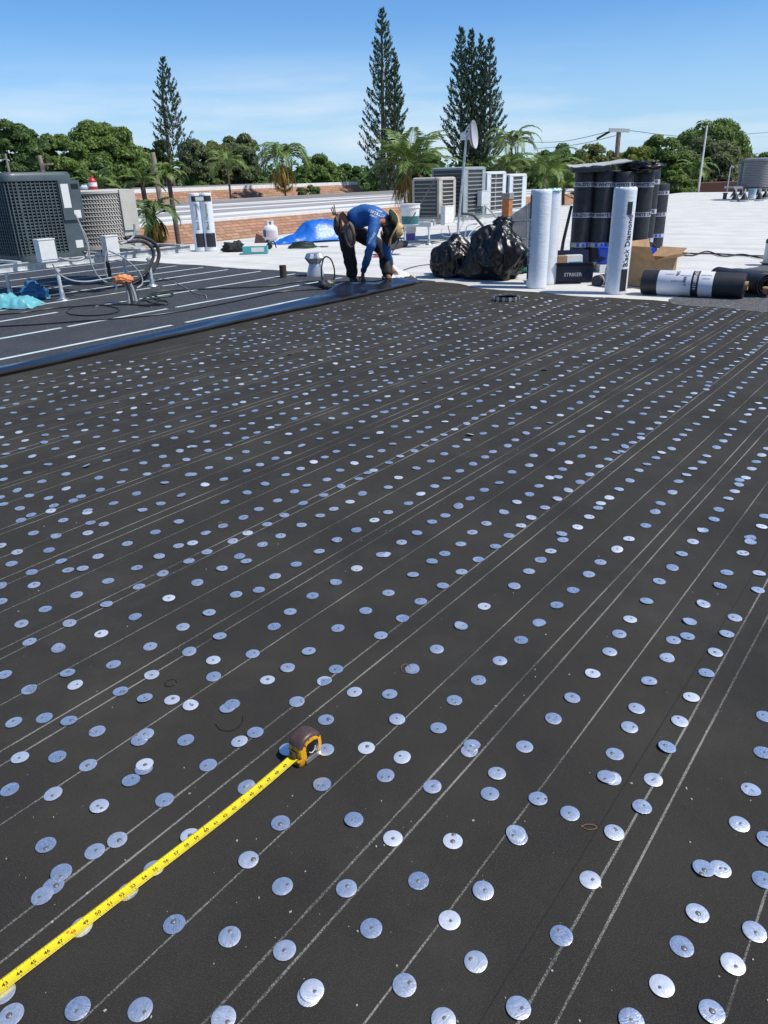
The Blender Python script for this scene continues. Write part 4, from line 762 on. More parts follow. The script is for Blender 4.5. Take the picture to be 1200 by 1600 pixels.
mb.tube([c + Vector((.27, 0, .02)), c + Vector((.42, -.1, .01)), c + Vector((.52, .02, .01)), c + Vector((.36, .08, .01))], .008, 6, 5)
solo('hose_coil', mb, HOSE, 'coil of dark green hose in front of the blue tarp', 'hose', c, 60)
c = G(443, 434); mb = M(); mb.lathe([(.05, 0), (.05, .17), (.042, .17), (.042, .02)], c, 20, caps=False); solo('vent_pipe', mb, mat('rusty_iron', (.05, .035, .03), .8, var=.3, vscale=20), 'short dark vent pipe standing on the edge of black roof', 'pipe', c)
c = G(493, 431); t = thing('vent_cowl', 'galvanised sheet metal vent cowl with flared crown standing near the torch', 'vent cowl', c)
mb = M(); mb.lathe([(.125, 0), (.12, .04), (.075, .20), (.07, .22)], c, 20, caps=False); part('cone', mb, GALV, t, 20)
mb = M(); n = 8; mb.ring([[c + Vector((math.cos(2 * math.pi * j / 16), math.sin(2 * math.pi * j / 16), 0)) * rr_ * (1 if j % 2 else .88) + ZD * z for j in range(16)] for rr_, z in ((.070, .15), (.150, .25), (.115, .31), (.05, .315))]); part('crown', mb, GALV, t, None)
c = G(513, 452); t = thing('torch', 'roofing torch lying by the worker with a stiff black hose hoop above it', 'torch', c)
mb = M(); P = [c + Vector((-.06, 0, .06)), c + Vector((-.075, .0, .22)), c + Vector((-.03, 0, .38)), c + Vector((.05, 0, .36)), c + Vector((.09, 0, .22)), c + Vector((.06, 0, .06)), c + Vector((.02, -.03, .04))]
mb.tube(P, .009, 8, 6); part('hose_hoop', mb, BLACK, t)
mb = M(); blob(mb, c + Vector((-.02, 0, .06)), (.10, .06, .06), 3, .4, 3, 8, flat=.004); mb.tube([c + Vector((-.08, 0, .08)), c + Vector((.14, .02, .04))], .018, 8); mb.lathe([(.03, -.05), (.035, .05)], c + Vector((.05, .02, .09)), 12, ax=(1, .2, .1)); part('burner', mb, mat('burner_metal', (.10, .095, .09), .5, metal=.6, var=.5, vscale=60), t, True)
# buckets, roller, rope behind the worker
def bucket(label, c, r, h, m_, bandm, z0, z1, name='bucket'):
    t = thing(name, label, 'bucket', c); mb = M(); mb.lathe([(r * .86, 0), (r * .99, h * .8), (r * 1.05, h * .8), (r * 1.05, h * .84), (r, h * .84), (r * 1.02, h * .97), (r * 1.06, h * .97), (r * 1.06, h)], c, 28); part('tub', mb, m_, t, 30)
    mb = M(); mb.grid(lambda a, b: c + Vector((math.cos(-2.9 + 2.6 * a), math.sin(-2.9 + 2.6 * a), 0)) * (r * (.865 + .13 * (z0 + (z1 - z0) * b) / .8) + .002) + ZD * h * (z0 + (z1 - z0) * b), 14, 1); part('label_band', mb, bandm, t, None)
    mb = M(); mb.tube([c + Vector((math.cos(a) * r * 1.06, -.02 - r * .25 * abs(math.sin(a)), h * .82 - r * .8 * math.sin(a))) for a in [math.pi * k / 12 for k in range(13)]], .004, 6); part('handle', mb, GALV, t)
    return t
PUR = mat('purple_print', (.14, .10, .42), .5); GRN = mat('green_print', (.03, .16, .17), .5)
bucket('white bucket with purple print standing on the white roof under the stand', G(640, 377), .135, .30, WPAINT, PUR, .08, .55)
c = PY(641, 351, 13.9); bucket('white bucket with dark green band on the left end of the stand', c, .17, .34, WPAINT, GRN, .04, .42)
c = G(617, 390); t = thing('lawn_roller', 'dark heavy roller with yellow end lying on the white roof behind the worker', 'roller', c)
a, b = G(603, 393), G(634, 385); a.z = b.z = .055; mb = M(); mb.tube([a, b], .055, 20); part('drum', mb, mat('dark_steel', (.05, .04, .03), .6, var=.3, vscale=20), t)
mb = M(); mb.tube([a - (b - a).normalized() * .03, a], .057, 20); part('yellow_cap', mb, mat('yellow_paint', (.6, .42, .05), .5), t)
mb = M(); mb.tube([a * .4 + b * .6 + ZD * .05, a * .4 + b * .6 + Vector((.02, .06, .2))], .012, 8); mb.tube([a * .2 + b * .8 + ZD * .05, a * .4 + b * .6 + Vector((.02, .06, .2))], .010, 8); part('fork', mb, BLACK, t)
rc = G(619, 388); mb = M(); mb.cbox(rc + Vector((.0, .0, .20)), .13, .12, .10, ex=(1, 0, 0)); mb.tube([rc + Vector((-.03, 0, .16)), rc + Vector((-.08, 0, .08))], .012, 6); part('motor', mb, BLACK, t, None)
c = G(590, 402); mb = M(); mb.shell(lambda a, b: c + Vector((-.11 + .2 * a, .0 + .16 * b * (a + .15), .01 + .05 * a * b)), 6, 4, .003); solo('red_scrap', mb, mat('red_scrap', (.45, .06, .06), .5), 'small red plastic scrap on white roof between the worker legs and arm', 'scrap', c, True)
ghose([(622, 425), (650, 416), (690, 411), (720, 405), (730, 398)], .006, 'thin dark cable running right from the worker hands to the bags', RUBBER, name='cable', cat='cable')

def marks(mb, fn, n, sz):
    # a line of n small unreadable letter shapes, sz high
    for k in range(n):
        x = (k - (n - 1) / 2) * sz * .8
        for q in range(3):
            if rnd.random() < .5: x0, x1, y0, y1 = x - sz * .28 + q * sz * .2, x - sz * .14 + q * sz * .2, -sz * .5, sz * .5
            else: x0, x1 = x - sz * .28, x + sz * .28; y0 = sz * (-.5 + .4 * q); y1 = y0 + sz * .18
            mb.add([fn(x0, y0), fn(x1, y0), fn(x1, y1), fn(x0, y1)], [(0, 1, 2, 3)])
# ============================================================ AIR CONDITIONER BANK
stand('long low stand under the row of pale air conditioners', 13.0, 17.6, -8.95, -9.6, .44, [(12.75 + .35, -8.9), (14.2, -8.9), (15.9, -8.9), (17.3, -8.9), (13.1, -9.5), (17.3, -9.5)], extra=(13.2, 14.5, 16.2))
mb = M(); mb.box(U(12.95, -8.75, .345), UD * .07, -WD * 1.2, ZD * .08); mb.box(U(13.3, -10.1, .345), UD * .07, WD * 1.2, ZD * .08)
solo('platform_beam', mb, STAND, 'pale crosswise beam at the left end of the long stand', 'beam', U(12.95, -9.3, .38), None)
COIL2 = mat('aluminium_fins', (.085, .08, .075), .5, metal=.2, var=.35, vscale=60)
def box_ac(label, u0, u1, w0, w1, z0, z1, m_, bars=9, verts=(), top=None, round_=.05, side=.30, louvs=True):
    t = thing('air_conditioner', label, 'air conditioner', U((u0 + u1) / 2, (w0 + w1) / 2, z0), 'air conditioners on the long stand')
    mb = M(); mb.box(U(u0 + .02, w0 - .02, z0 + .02), UD * (u1 - u0 - .04), WD * (w1 - w0 + .04), ZD * (z1 - z0 - .04)); part('coil', mb, COIL2, t, None)
    mb = M(); P1 = rr_out(u0 - .008, u1 + .008, w0 + .008, w1 - .008, round_, 4); P2 = rr_out(u0 + .02, u1 - .02, w0 - .02, w1 + .02, round_, 4)
    mb.ring([[U(u, w, z1 - .035) for u, w in P1], [U(u, w, z1) for u, w in P1], [U(u, w, z1 + .02) for u, w in P2]]); part('top_cover', mb, m_, t, 40)
    mb = M(); prism(mb, P1, z0, z0 + .04); part('base_pan', mb, m_, t, 40)
    mb = M()
    d = u1 - u0
    for bx in ((U(u0 - .002, w0 + .002, z0 + .04), UD * d * .20, -WD * .05), (U(u1 - d * side * .5, w0 + .002, z0 + .04), UD * (d * side * .5), -WD * .06), (U(u0 - .002, w1 + .05, z0 + .04), UD * .05, -WD * .05)):
        mb = M(); mb.box(*bx, ZD * (z1 - z0 - .07)); part('corner_post', mb, m_, t, None)
    mb = M(); h = (z1 - z0 - .09)
    for k in range(bars):
        z = z0 + .06 + h * k / (bars - 1)
        mb.box(U(u0 + d * .15, w0 + .010, z - .007), UD * d * (.85 - side * .5 + .02), -WD * .012, ZD * .014)
        if louvs: mb.box(U(u0 - .010, w0 - .08, z - .006), UD * .010, WD * (w1 - w0 + .1), ZD * .012)
    for v in verts: mb.box(U(u0 + d * v, w0 + .014, z0 + .05), UD * .012, -WD * .01, ZD * h)
    part('grille', mb, m_, t, None)
    return t
BEI2 = mat('beige_grey_paint', (.46, .43, .37), .55, var=.08, vscale=8); GG = mat('grey_green_paint', (.27, .32, .32), .5, var=.1, vscale=6); PW = mat('pale_grey_paint', (.58, .61, .62), .45, var=.06, vscale=8)
box_ac('beige air conditioner with rusty strap, front left one of the pale row', 13.50, 14.12, -8.92, -9.58, .46, 1.22, BEI2, 10)
box_ac('tall grey-green air conditioner, biggest of the row behind the dish pole', 14.42, 15.32, -8.92, -9.72, .46, 1.40, GG, 12)
box_ac('white air conditioner with square grille right of the tall grey-green one', 15.40, 16.25, -8.92, -9.6, .46, 1.30, PW, 9, verts=(.42,), side=.36)
box_ac('narrow white air conditioner at the right end of the row', 16.42, 17.25, -8.92, -9.5, .46, 1.24, PW, 9, side=.5)
mb = M(); a, b = HW(641, 346, -8.75), HU(681, 278, 13.44); mb.tube([PY(640, 348, 13.2), b], .011, 4); solo('rusty_strap', mb, mat('rust', (.045, .03, .028), .8), 'rusty brown strap slanting across the beige air conditioner', 'strap', b, None)
boxat(695, 324, 709, 352, -8.72, .10, 'switch_box', 'white switch box in front of the beige unit beside the dish pole', 'switch box', WPAINT)
boxat(752, 300, 764, 322, -8.78, .10, 'switch_box', 'pale switch box on the front of the tall grey-green unit', 'switch box', PW)
q = HW(792, 338, -8.45); t = thing('square_vent', 'orange-brown square vent pipe in front of the narrow white unit', 'vent', q)
mb = M(); mb.cbox(q + ZD * .15, .17, .17, .40); part('shaft', mb, mat('orange_rust', (.36, .14, .05), .8, var=.2, vscale=12), t, None)
mb = M(); mb.cbox(q + ZD * .41, .20, .20, .12); part('cap', mb, mat('grey_metal', (.22, .21, .2), .6), t, None)
for pp, r, lb in (([(700, 352), (704, 365), (714, 371), (724, 374), (735, 370)], .012, 'grey cable drooping from the switch box by the dish pole'),
              ([(718, 330), (724, 345), (718, 360), (716, 372)], .010, 'white cable looping round the dish pole'),
              ([(757, 322), (765, 328), (772, 336), (776, 340)], .018, 'pale conduit angling down from the pale switch box'),
              ([(745, 350), (732, 352), (728, 360), (726, 372), (728, 378)], .014, 'grey cable arching down behind the black bags'),
              ([(760, 348), (745, 356), (735, 364), (730, 374)], .010, 'thin grey cable curving behind the black bags'),
              ([(690, 358), (690, 366), (698, 370), (706, 369)], .006, 'very thin grey wire hanging under the beige unit')):
    cable(pp, -8.6, r, lb, CONDUIT)
cable([(722, 334), (738, 336), (748, 346), (757, 356), (766, 362)], -8.55, .026, 'thick black insulated line arching into the black bags', INSUL, 'refrigerant_line', 'pipe')
# dish on pole
base = G(713, 386); top = PY(729, 212, base.y - .05); t = thing('satellite_dish', 'white round dish facing right on a slim grey pole', 'satellite dish', base)
mb = M(); mb.tube([base, top], .022, 10); mb.lathe([(.09, 0), (.08, .012), (.03, .02)], base, 14); part('pole', mb, GALV, t)
dc = PY(741, 210, base.y); ax = Vector((.93, -.36, .10)).normalized()
mb = M(); Rr = .235; mb.lathe([(Rr, .0), (Rr, .012), (.19, -.03), (.10, -.065), (.0, -.075), (.10, -.085), (.19, -.05), (Rr, -.012)], dc, 32, ax=ax, caps=False); part('reflector', mb, mat('dish_white', (.40, .40, .42), .5), t)
mb = M(); mb.lathe([(.05, -.22), (.06, -.12), (.09, -.075)], dc, 14, ax=ax); mb.cbox(dc - ax * .20, .10, .10, .12, ex=ax); mb.tube([dc - ax * .2 + ZD * .04, dc - ax * .12 + ZD * .13, dc - ax * .05 + ZD * .16], .012, 6); part('bracket', mb, WPAINT, t, 30)
# ============================================================ TRASH BAGS, DUCT
BAG = mat('bin_bag', (.006, .006, .007), .36, coat=.0, bump=.10, bscale=10, bdist=.02)
def bag(label, foot, px, pyt, seed, rx, knot=None, ry=.8):
    c = G(*foot); tp = PY(px, pyt, c.y + .1); h = tp.z
    def shp(d, p):
        k = d.z * .5 + .5; fo = noise.noise(Vector((d.x * 4.2, d.y * 4.2, d.z * .9 + seed))); sq = (1.10 - .36 * k ** 2.2) * (1 + .20 * (.28 - abs(fo)) + .10 * (.2 - abs(noise.noise(Vector((d.x * 8.5 + d.z, d.y * 8.5, d.z * 2.2 + seed)))))) ; return Vector((p.x * sq + .10 * k * (tp.x - c.x), p.y * sq, p.z))
    mb = M(); cc = c + Vector(((tp.x - c.x) * .3, rx * ry * .6, h * .44)); blob(mb, cc, (rx, rx * ry, h * .58), 6, .26, 1.2, seed, ridge=.028, flat=.006, shape=shp)
    t = thing('bin_bag', label, 'bin bag', c); part('sack', mb, BAG, t, True)
    if knot:
        mb = M(); kp = PY(knot[0], knot[1], c.y + .25); blob(mb, kp, (.13, .12, .09), 4, .3, 2.5, seed + 3, ridge=.18); part('knot', mb, BAG, t, True)
    return t
bag('smaller full black bin bag slumped left of the big one', (711, 434), 706, 372, 2.2, .30)
bag('big full black bin bag tied on top, left of the white rolls', (780, 438), 770, 352, 8.1, .40, (786, 350))
c = G(812, 425); mb = M(); blob(mb, c + Vector((.03, 0, .12)), (.16, .2, .17), 4, .3, 2, 6, ridge=.2, flat=.004); solo('green_bag', mb, mat('green_plastic', (.03, .28, .20), .4), 'green plastic bag squeezed between black bag and white rolls', 'bag', c, True)
c = G(694, 428); mb = M(); blob(mb, c + Vector((-.03, .05, .13)), (.14, .12, .15), 4, .3, 2, 16, ridge=.3, flat=.004); solo('bin_bag', mb, BAG, 'small black bag tip poking out left of the smaller bin bag', 'bin bag', c, True)
def DU(px, py): return PY(px, py, G(812, 402).y)
Yd = G(812, 402).y; t = thing('sheet_metal_duct', 'grey sheet metal duct with sloping top behind the black bags', 'duct', G(812, 402))
pf = [DU(793, 400), DU(838, 402), DU(838, 312), DU(832, 313), DU(790, 343)]; mb = M(); mb.ring([pf[::-1], [p + Vector((.25, .7, 0)) for p in pf[::-1]]]); part('casing', mb, mat('duct_steel', (.26, .27, .27), .45, metal=.45, var=.3, vscale=5), t, None)
mb = M()
for a, b in (((791, 345), (838, 344)), ((792, 373), (838, 373)), ((823, 320), (824, 400))):
    A, B = DU(*a), DU(*b); d = (B - A).normalized(); mb.box(A - Vector((0, .004, 0)), B - A, Vector((0, .003, 0)), d.cross(Vector((0, 1, 0))) * .012)
part('seam', mb, GALV, t, None)
# ============================================================ ROLLS AND BOXES AT RIGHT
c = G(841, 451); c = c + Vector((0, .12, 0)); ca = math.atan2(-c.y, -c.x)
t = thing('roofing_roll', 'two white wrapped rolls standing close together with black print at left edge', 'roofing roll', c)
def pr2(ink, c_):
    r = .122; a = ca - 1.12; bandat(ink, c_, r, a - .35, a + .12, .78, 1.04); bandat(ink, c_, r, a - .4, a + .1, .10, .27); ink.text('Black Diamond', .080, cylmap(c_, r, a + .0, .52), .0008)
wrapped_roll('roll', '', c, .122, 1.09, [pr2], parent=t); wrapped_roll('roll', '', c + Vector((.185, .30, 0)), .115, 1.09, [], parent=t)
mb = M(); q = c + Vector((.20, .29, 1.07)); blob(mb, q, (.10, .11, .03), 3, .3, 3, 2); part('torn_top', mb, TEAL, t, True)
c = G(966, 460) + Vector((0, .11, 0)); ca = math.atan2(-c.y, -c.x)
def pr3(ink, c_):
    r = .122; a = ca + .62; bandat(ink, c_, r, a - .30, a + .18, .83, .96); bandat(ink, c_, r, a - .28, a + .40, .035, .27); ink.text('Black Diamond', .088, cylmap(c_, r, a + .10, .56), .0012)
wrapped_roll('roofing_roll', 'single white wrapped roll standing at the felt edge lettered in black along its side', c, .122, 1.10, [pr3])
SBS = mat('black_sbs_roll', (.017, .018, .021), .55, var=.3, vscale=14, bump=.35, bscale=90, bdist=.006); addspeck(SBS, 260, .64, (.09, .095, .11), .8, .05)
BANDM = mat('silver_band', (.40, .40, .46), .4, var=.12, vscale=30); BLUEP = mat('blue_print', (.02, .08, .42), .5)
def black_roll(label, c, r, h, zb, text, yaw=0.0):
    t = thing('bitumen_roll', label, 'bitumen roll', c, 'black bitumen rolls standing upright'); b0 = c + ZD * zb; ca = math.atan2(-c.y, -c.x) + yaw
    mb = M(); mb.ring([[b0 + Vector((math.cos(a), math.sin(a), 0)) * (r * k * (1 + .012 * noise.noise(Vector((math.cos(a) * 2, c.x * 9, z * 4))))) + ZD * (z + .012 * noise.noise(Vector((math.cos(a) * 3, math.sin(a) * 3, c.x * 5))) * (z > h * .9)) for a in [2 * math.pi * j / 36 for j in range(36)]] for z, k in [(0, .96), (.015, 1)] + [(h * i / 16, 1) for i in range(1, 16)] + [(h - .01, 1), (h, .96), (h - .008, .75), (h, .6), (h - .01, .4), (h - .06, .36), (h - .06, .02)]]); part('sheet', mb, SBS, t, 50)
    for z in (.20, .53, .86):
        mb = M(); mb.grid(lambda a, b: b0 + Vector((math.cos(ca - 3.1 + 6.2 * a), math.sin(ca - 3.1 + 6.2 * a), 0)) * (r * 1.012 + .003) + ZD * (h * z + .062 * (b - .5)), 48, 1); bd = part('band', mb, BANDM, t, True)
        mb = M()
        if z > .3: mb.text(text, .055, lambda x, y: b0 + Vector((math.cos(ca + x / r), math.sin(ca + x / r), 0)) * (r * 1.012 + .0055) + ZD * (h * z + y), .002)
        else:
            for q in (-.45, .1, .5): mb.grid(lambda a, b: b0 + Vector((math.cos(ca + q + .25 * a), math.sin(ca + q + .25 * a), 0)) * (r * 1.012 + .005) + ZD * (h * z + .05 * (b - .5)), 4, 1)
        part('printing', mb, INKB if z > .3 else BLUEP, bd, None)
    return t
rolls = [('leftmost black roll of the front row with silver bands', 907, 410), ('second black roll from the left in the front row', 936, 410), ('third black roll from the left, half behind the white roll', 965, 410), ('fourth black roll right behind the white lettered roll', 996, 407)]
for k, (lb, x, y) in enumerate(rolls):
    c = G(x, y, .10); c.z = 0; c += Vector((0, .10, 0)); black_roll(lb, c, .137, 1.17 - .01 * k, .10, ('4TA-ZPD WH', 'W WHITE 70', '4 WHITE 70', 'K WHITE 170')[k], .1)
for k, (x, lb) in enumerate(((922, 'black roll in the back row between the first two front ones'), (952, 'black roll in the back row behind the second and third'), (1012, 'black roll in the back row at the right end'))):
    c = G(x, 404, .10); c.z = 0; c += Vector((0, .28, 0)); black_roll(lb, c, .135, 1.17, .10, 'WHITE 70')
c = G(1024, 388) + Vector((0, .15, 0)); black_roll('separate black roll standing on the roof right of the stack', c, .165, 1.04, .0, 'W WHITE 70')
c = G(955, 408, .0); t = thing('pallet', 'dark wooden pallet under the black rolls', 'pallet', c); WOOD = mat('dark_wood', (.12, .075, .04), .85, var=.3, vscale=20)
a = G(890, 412) ; 
for k in range(4): mb = M(); mb.box(a + Vector((.05, .02 + .22 * k, .078)), Vector((1.28, -.06, 0)), Vector((0, .12, 0)), ZD * .02); part('plank', mb, WOOD, t, None)
for k in range(3): mb = M(); mb.box(a + Vector((.08 + .55 * k, .03, .002)), Vector((.09, 0, 0)), Vector((0, .8, 0)), ZD * .074); part('block', mb, WOOD, t, None)
ztop = 1.29; Yr = G(936, 410, .1).y
def cov(a, b):
    x0 = PY(890 + 92 * a, 284, Yr).x; return Vector((x0, Yr - .08 + .34 * b, ztop + .02 + .09 * max(0, a - .15) ** 1.3 + .05 * b * (1 - a * .5) + .012 * noise.noise(Vector((a * 5, b * 5, 2)))))
t = thing('covering_sheet', 'stiff grey roofing piece laid slanting over the black rolls', 'roofing piece', Vector((PY(936, 284, Yr).x, Yr, ztop)))
mb = M(); mb.shell(cov, 16, 8, .012); part('sheet', mb, mat('grey_sheet', (.40, .41, .39), .8, var=.1, vscale=8, bump=.4, bscale=200), t, 50)
mb = M(); mb.shell(lambda a, b: Vector((PY(887 + 60 * a, 284, Yr).x, Yr - .20 + .12 * b, ztop + .02 + .02 * math.sin(b * 3.1) + .03 * noise.noise(Vector((a * 6, b, 1))))), 16, 6, .05); part('folded_edge', mb, BLACK, t, 50)
mb = M(); q = Vector((PY(1002, 283, Yr).x, Yr + .1, ztop + .01)); mb2 = blob(mb, q, (.26, .22, .07), 4, .4, 3, 4, ridge=.3); solo('black_plastic_film', mb, BAG, 'crumpled black film on top of the right-hand black rolls', 'plastic film', q, True)
mb = M(); mb.tube([G(876, 404) + ZD * .02, PY(880, 378, Yr - .1), PY(893, 322, Yr)], [.03, .022, .02], 8); solo('leaning_bar', mb, RUBBER, 'dark bar leaning against the leftmost black roll', 'bar', G(876, 404))
BLU = mat('blue_plastic', (.01, .06, .50), .35)
c = G(946, 424, 0); t = thing('blue_bucket', 'bright blue bucket between black rolls and white lettered roll', 'bucket', c)
mb = M(); mb.lathe([(.10, .10), (.13, .30), (.14, .30), (.14, .32)], c, 20); part('tub', mb, BLU, t, 30); mb = M(); mb.box(c + Vector((-.11, -.1, .0)), Vector((.22, 0, 0)), Vector((0, .2, 0)), ZD * .10); part('stand', mb, WPAINT, t, None)
c = G(1002, 420) ; t = thing('blue_crate', 'blue plastic crate with looped hose in it, behind the cardboard box', 'crate', c)
mb = M(); mb.box(c + Vector((-.2, 0, .02)), Vector((.38, 0, 0)), Vector((0, .3, 0)), ZD * .24); mb.box(c + Vector((-.21, -.01, .24)), Vector((.40, 0, 0)), Vector((0, .32, 0)), ZD * .03); part('body', mb, BLU, t, None)
mb = M(); mb.tube([c + Vector((-.16, 0, .27)), c + Vector((-.05, -.02, .36)), c + Vector((.12, 0, .33)), c + Vector((.2, 0, .22))], .012, 6, 6); mb.tube([c + Vector((-.12, .05, .27)), c + Vector((0, .02, .32)), c + Vector((.15, 0, .28))], .009, 6, 6); part('hose_loop', mb, RUBBER, t)
NAVY = mat('navy_card', (.006, .009, .035), .35)
c = G(892, 440) + Vector((0, .05, 0)); t = carton('navy_box', 'open dark navy cardboard box with white lettering between the white rolls', c, .50, .30, .19, NAVY, -.05, text='STRIKER', fl=.55)
mb = M(); mb.box(c + Vector((-.20, -.05, .15)), Vector((.12, .02, 0)), Vector((0, .12, 0)), Vector((.02, 0, .16))); solo('brown_carton', mb, CARD, 'small orange-brown carton sticking out of the navy box', 'carton', c + Vector((-.14, 0, .15)), None)
mb = M(); mb.box(c + Vector((-.06, -.04, .16)), Vector((.20, .02, 0)), Vector((0, .12, 0)), Vector((.0, .03, .15))); mb.cur = 1; mb.box(c + Vector((-.045, -.046, .19)), Vector((.17, .017, 0)), Vector((0, .004, 0)), ZD * .05); solo('white_carton', mb, [CARDW, mat('cyan_print', (.05, .35, .5), .5)], 'small white and blue carton in the navy box', 'carton', c + Vector((.05, 0, .15)), None)
c = G(870, 440) + Vector((0, .55, 0)); carton('brown_box', 'flat brown box on roof behind the navy box', G(905, 422), .50, .25, .07, CARD, 0, flaps=False)
c = G(1020, 447) + Vector((0, .1, 0)); carton('cardboard_box', 'open brown cardboard box with raised flaps behind the lying roll', c, .44, .36, .30, CARD, .62, fl=.55)
# white roll lying behind
def lying(name, label, a, b, r, segs, core=None):
    ax = (b - a).normalized(); L_ = (b - a).length; t = thing(name, label, 'roofing roll', (a + b) / 2 - ZD * r)
    for pn, s0, s1, m_, rr in segs:
        mb = M(); mb.lathe([(rr * .985, s0 * L_), (rr, s0 * L_ + .004), (rr * 1.004, (s0 + s1) / 2 * L_), (rr, s1 * L_ - .004), (rr * .985, s1 * L_)] if s0 > 0 and s1 < 1 else [(rr * .985, s0 * L_), (rr, s0 * L_ + .01), (rr, s1 * L_ - .01), (rr * .985, s1 * L_)], a, 36, ax=ax); part(pn, mb, m_, t, 40)
    if core: mb = M(); mb.lathe([(.045, -.05), (.045, L_ + .03), (.038, L_ + .03), (.038, L_ - .2)], a, 20, ax=ax); part('core', mb, CARD, t)
    return t, ax
a, b = G(958, 446) + Vector((0, .22, .115)), G(1040, 442) + Vector((0, .25, .115)); t, ax = lying('roofing_roll', 'white wrapped roll lying flat behind the standing lettered roll', a, b, .115, [('wrap', 0, 1, WRAP, .115)])
a, b = G(935, 448) + Vector((0, .1, .05)), G(946, 446) + Vector((0, .12, .05)); t, ax = lying('tape_roll', 'small banded roll lying beside the navy box', a, b, .07, [('tape', 0, 1, SBS, .07), ('stripe', .3, .45, BANDM, .0706), ('stripe', .7, .85, BANDM, .0706)])
rr = .128; a, b = U(8.62, -2.86, rr + .004), U(8.66, -1.80, rr + .004)
a = G(1008, 461) + Vector((0, .11, rr)); b = G(1168, 469) + Vector((0, .11, rr + .003))
t, ax = lying('roofing_roll', 'black roll lying along the felt edge with wide white paper wrap', a, b, rr, [('sheet', 0, 1, SBS, rr), ('paper_wrap', .165, .71, mat('paper_wrap', (.66, .66, .70), .5, var=.04, vscale=6), rr + .003), ('printed_stripe', .50, .575, INKB, rr + .0045)], core=True)
def lm(s, an, k=.006):
    e1 = ZD; e2 = ax.cross(ZD).normalized(); return a + ax * s + (e1 * math.cos(an) + e2 * math.sin(an)) * (rr + k)
sgn = 1 if (ax.cross(ZD)).y < 0 else -1
ink = M(); Lr = (b - a).length
for s_, an, sz, n_c in ((.36, .55, .035, 3), (.44, 1.25, .03, 4), (.37, 1.3, .014, 12), (.44, .8, .010, 14), (.28, .7, .010, 12), (.64, .7, .012, 12), (.64, 1.0, .012, 9)):
    marks(ink, lambda x, y: lm(Lr * s_ + y, sgn * (an - x / rr)) if n_c < 9 else lm(Lr * s_ + x, sgn * (an - y / rr)), n_c, sz)
wink = M(); marks(wink, lambda x, y: lm(Lr * .5375 - y, sgn * (.6 - x / rr), .0075), 7, .035); marks(wink, lambda x, y: lm(Lr * .5375 - y, sgn * (1.3 - x / rr), .0075), 7, .028)
part('printing', ink, INKB, t, None); part('white_printing', wink, WPAINT, t, None)
rr2 = .125; a2 = G(1172, 470) + Vector((.02, .16, rr2)); b2 = a2 + Vector((.7, -.55, 0)); ax2 = (b2 - a2).normalized()
t = thing('roofing_roll', 'dark half-unrolled roll at right edge showing its cardboard core', 'roofing roll', a2 - ZD * rr2)
mb = M(); sp_pts = []
for k in range(70): an = k * .27; sp_pts.append((.045 + .08 * k / 70, an))
a3 = G(1196, 468) + Vector((.06, .14, .13)); axr = Vector((-.25, 1, 0)).normalized(); e2 = Vector((1, .25, 0)).normalized()
mb.ring([[a3 + axr * s + e2 * (rr_ * 1.05 * math.cos(an)) + ZD * (rr_ * math.sin(an)) for rr_, an in sp_pts] + [a3 + axr * s + e2 * ((rr_ - .005) * 1.05 * math.cos(an)) + ZD * ((rr_ - .005) * math.sin(an)) for rr_, an in sp_pts[::-1]] for s in (0, .25, .5, .8)], caps=True); part('sheet', mb, SBS, t, 50)
mb = M(); mb.lathe([(.040, -.06), (.040, .8), (.032, .8), (.032, -.06)], a3 - ZD * .06 + e2 * .0, 20, ax=axr, caps=False); part('core', mb, CARD, t)
mb = M(); mb.shell(lambda a_, b_: G(1150, 452) + Vector((-.05 + .6 * a_, .1 + .8 * b_, .01 + .16 * math.sin(a_ * 2.2) * (1 - .3 * b_))), 14, 6, .006); part('loose_flap', mb, SBS, t, 50)
c = G(1197, 414) + Vector((.06, 0, 0)); t = thing('metal_can', 'white labelled can with black lid standing at the right picture edge', 'can', c)
mb = M(); mb.lathe([(.10, 0), (.105, .01), (.105, .30)], c, 24); part('body', mb, PW, t); mb = M(); mb.lathe([(.11, .29), (.11, .33), (.09, .35), (.06, .35), (.05, .40)], c, 24); part('lid', mb, BLACK, t); mb = M(); mb.lathe([(.112, 0), (.112, .03)], c, 24); part('foot_ring', mb, BLACK, t)
for dy, dz in ((0, 0), (3.2, .0)):
    ghose([(1052, 394 + dy), (1080, 396 + dy), (1105, 396 - dy), (1130, 397 + dy), (1160, 399 - dy * .5), (1192, 400 + dy), (1240, 402)], .011, 'upper of two black hoses lying across the white roof at right' if dy == 0 else 'lower of two black hoses lying across the white roof at right', RUBBER)
c = G(791, 469); t = thing('drain_ring', 'black round roof drain ring with shiny clamps lying in the felt', 'drain', c)
mb = M()
for k in range(5): mb.tube([c + Vector(((.145 - .006 * k) * math.cos(a), (.145 - .006 * k) * math.sin(a), .010 + .006 * k)) for a in [i * .42 for i in range(15)]], .008, 6, 3, True)
part('ring', mb, RUBBER, t); mb = M()
for k in range(13): a = k * .483; p = c + Vector((.145 * math.cos(a), .145 * math.sin(a), .022)); mb.cbox(p, .028, .012, .05, ex=(-math.sin(a), math.cos(a), 0))
part('clamps', mb, GALV, t, None)
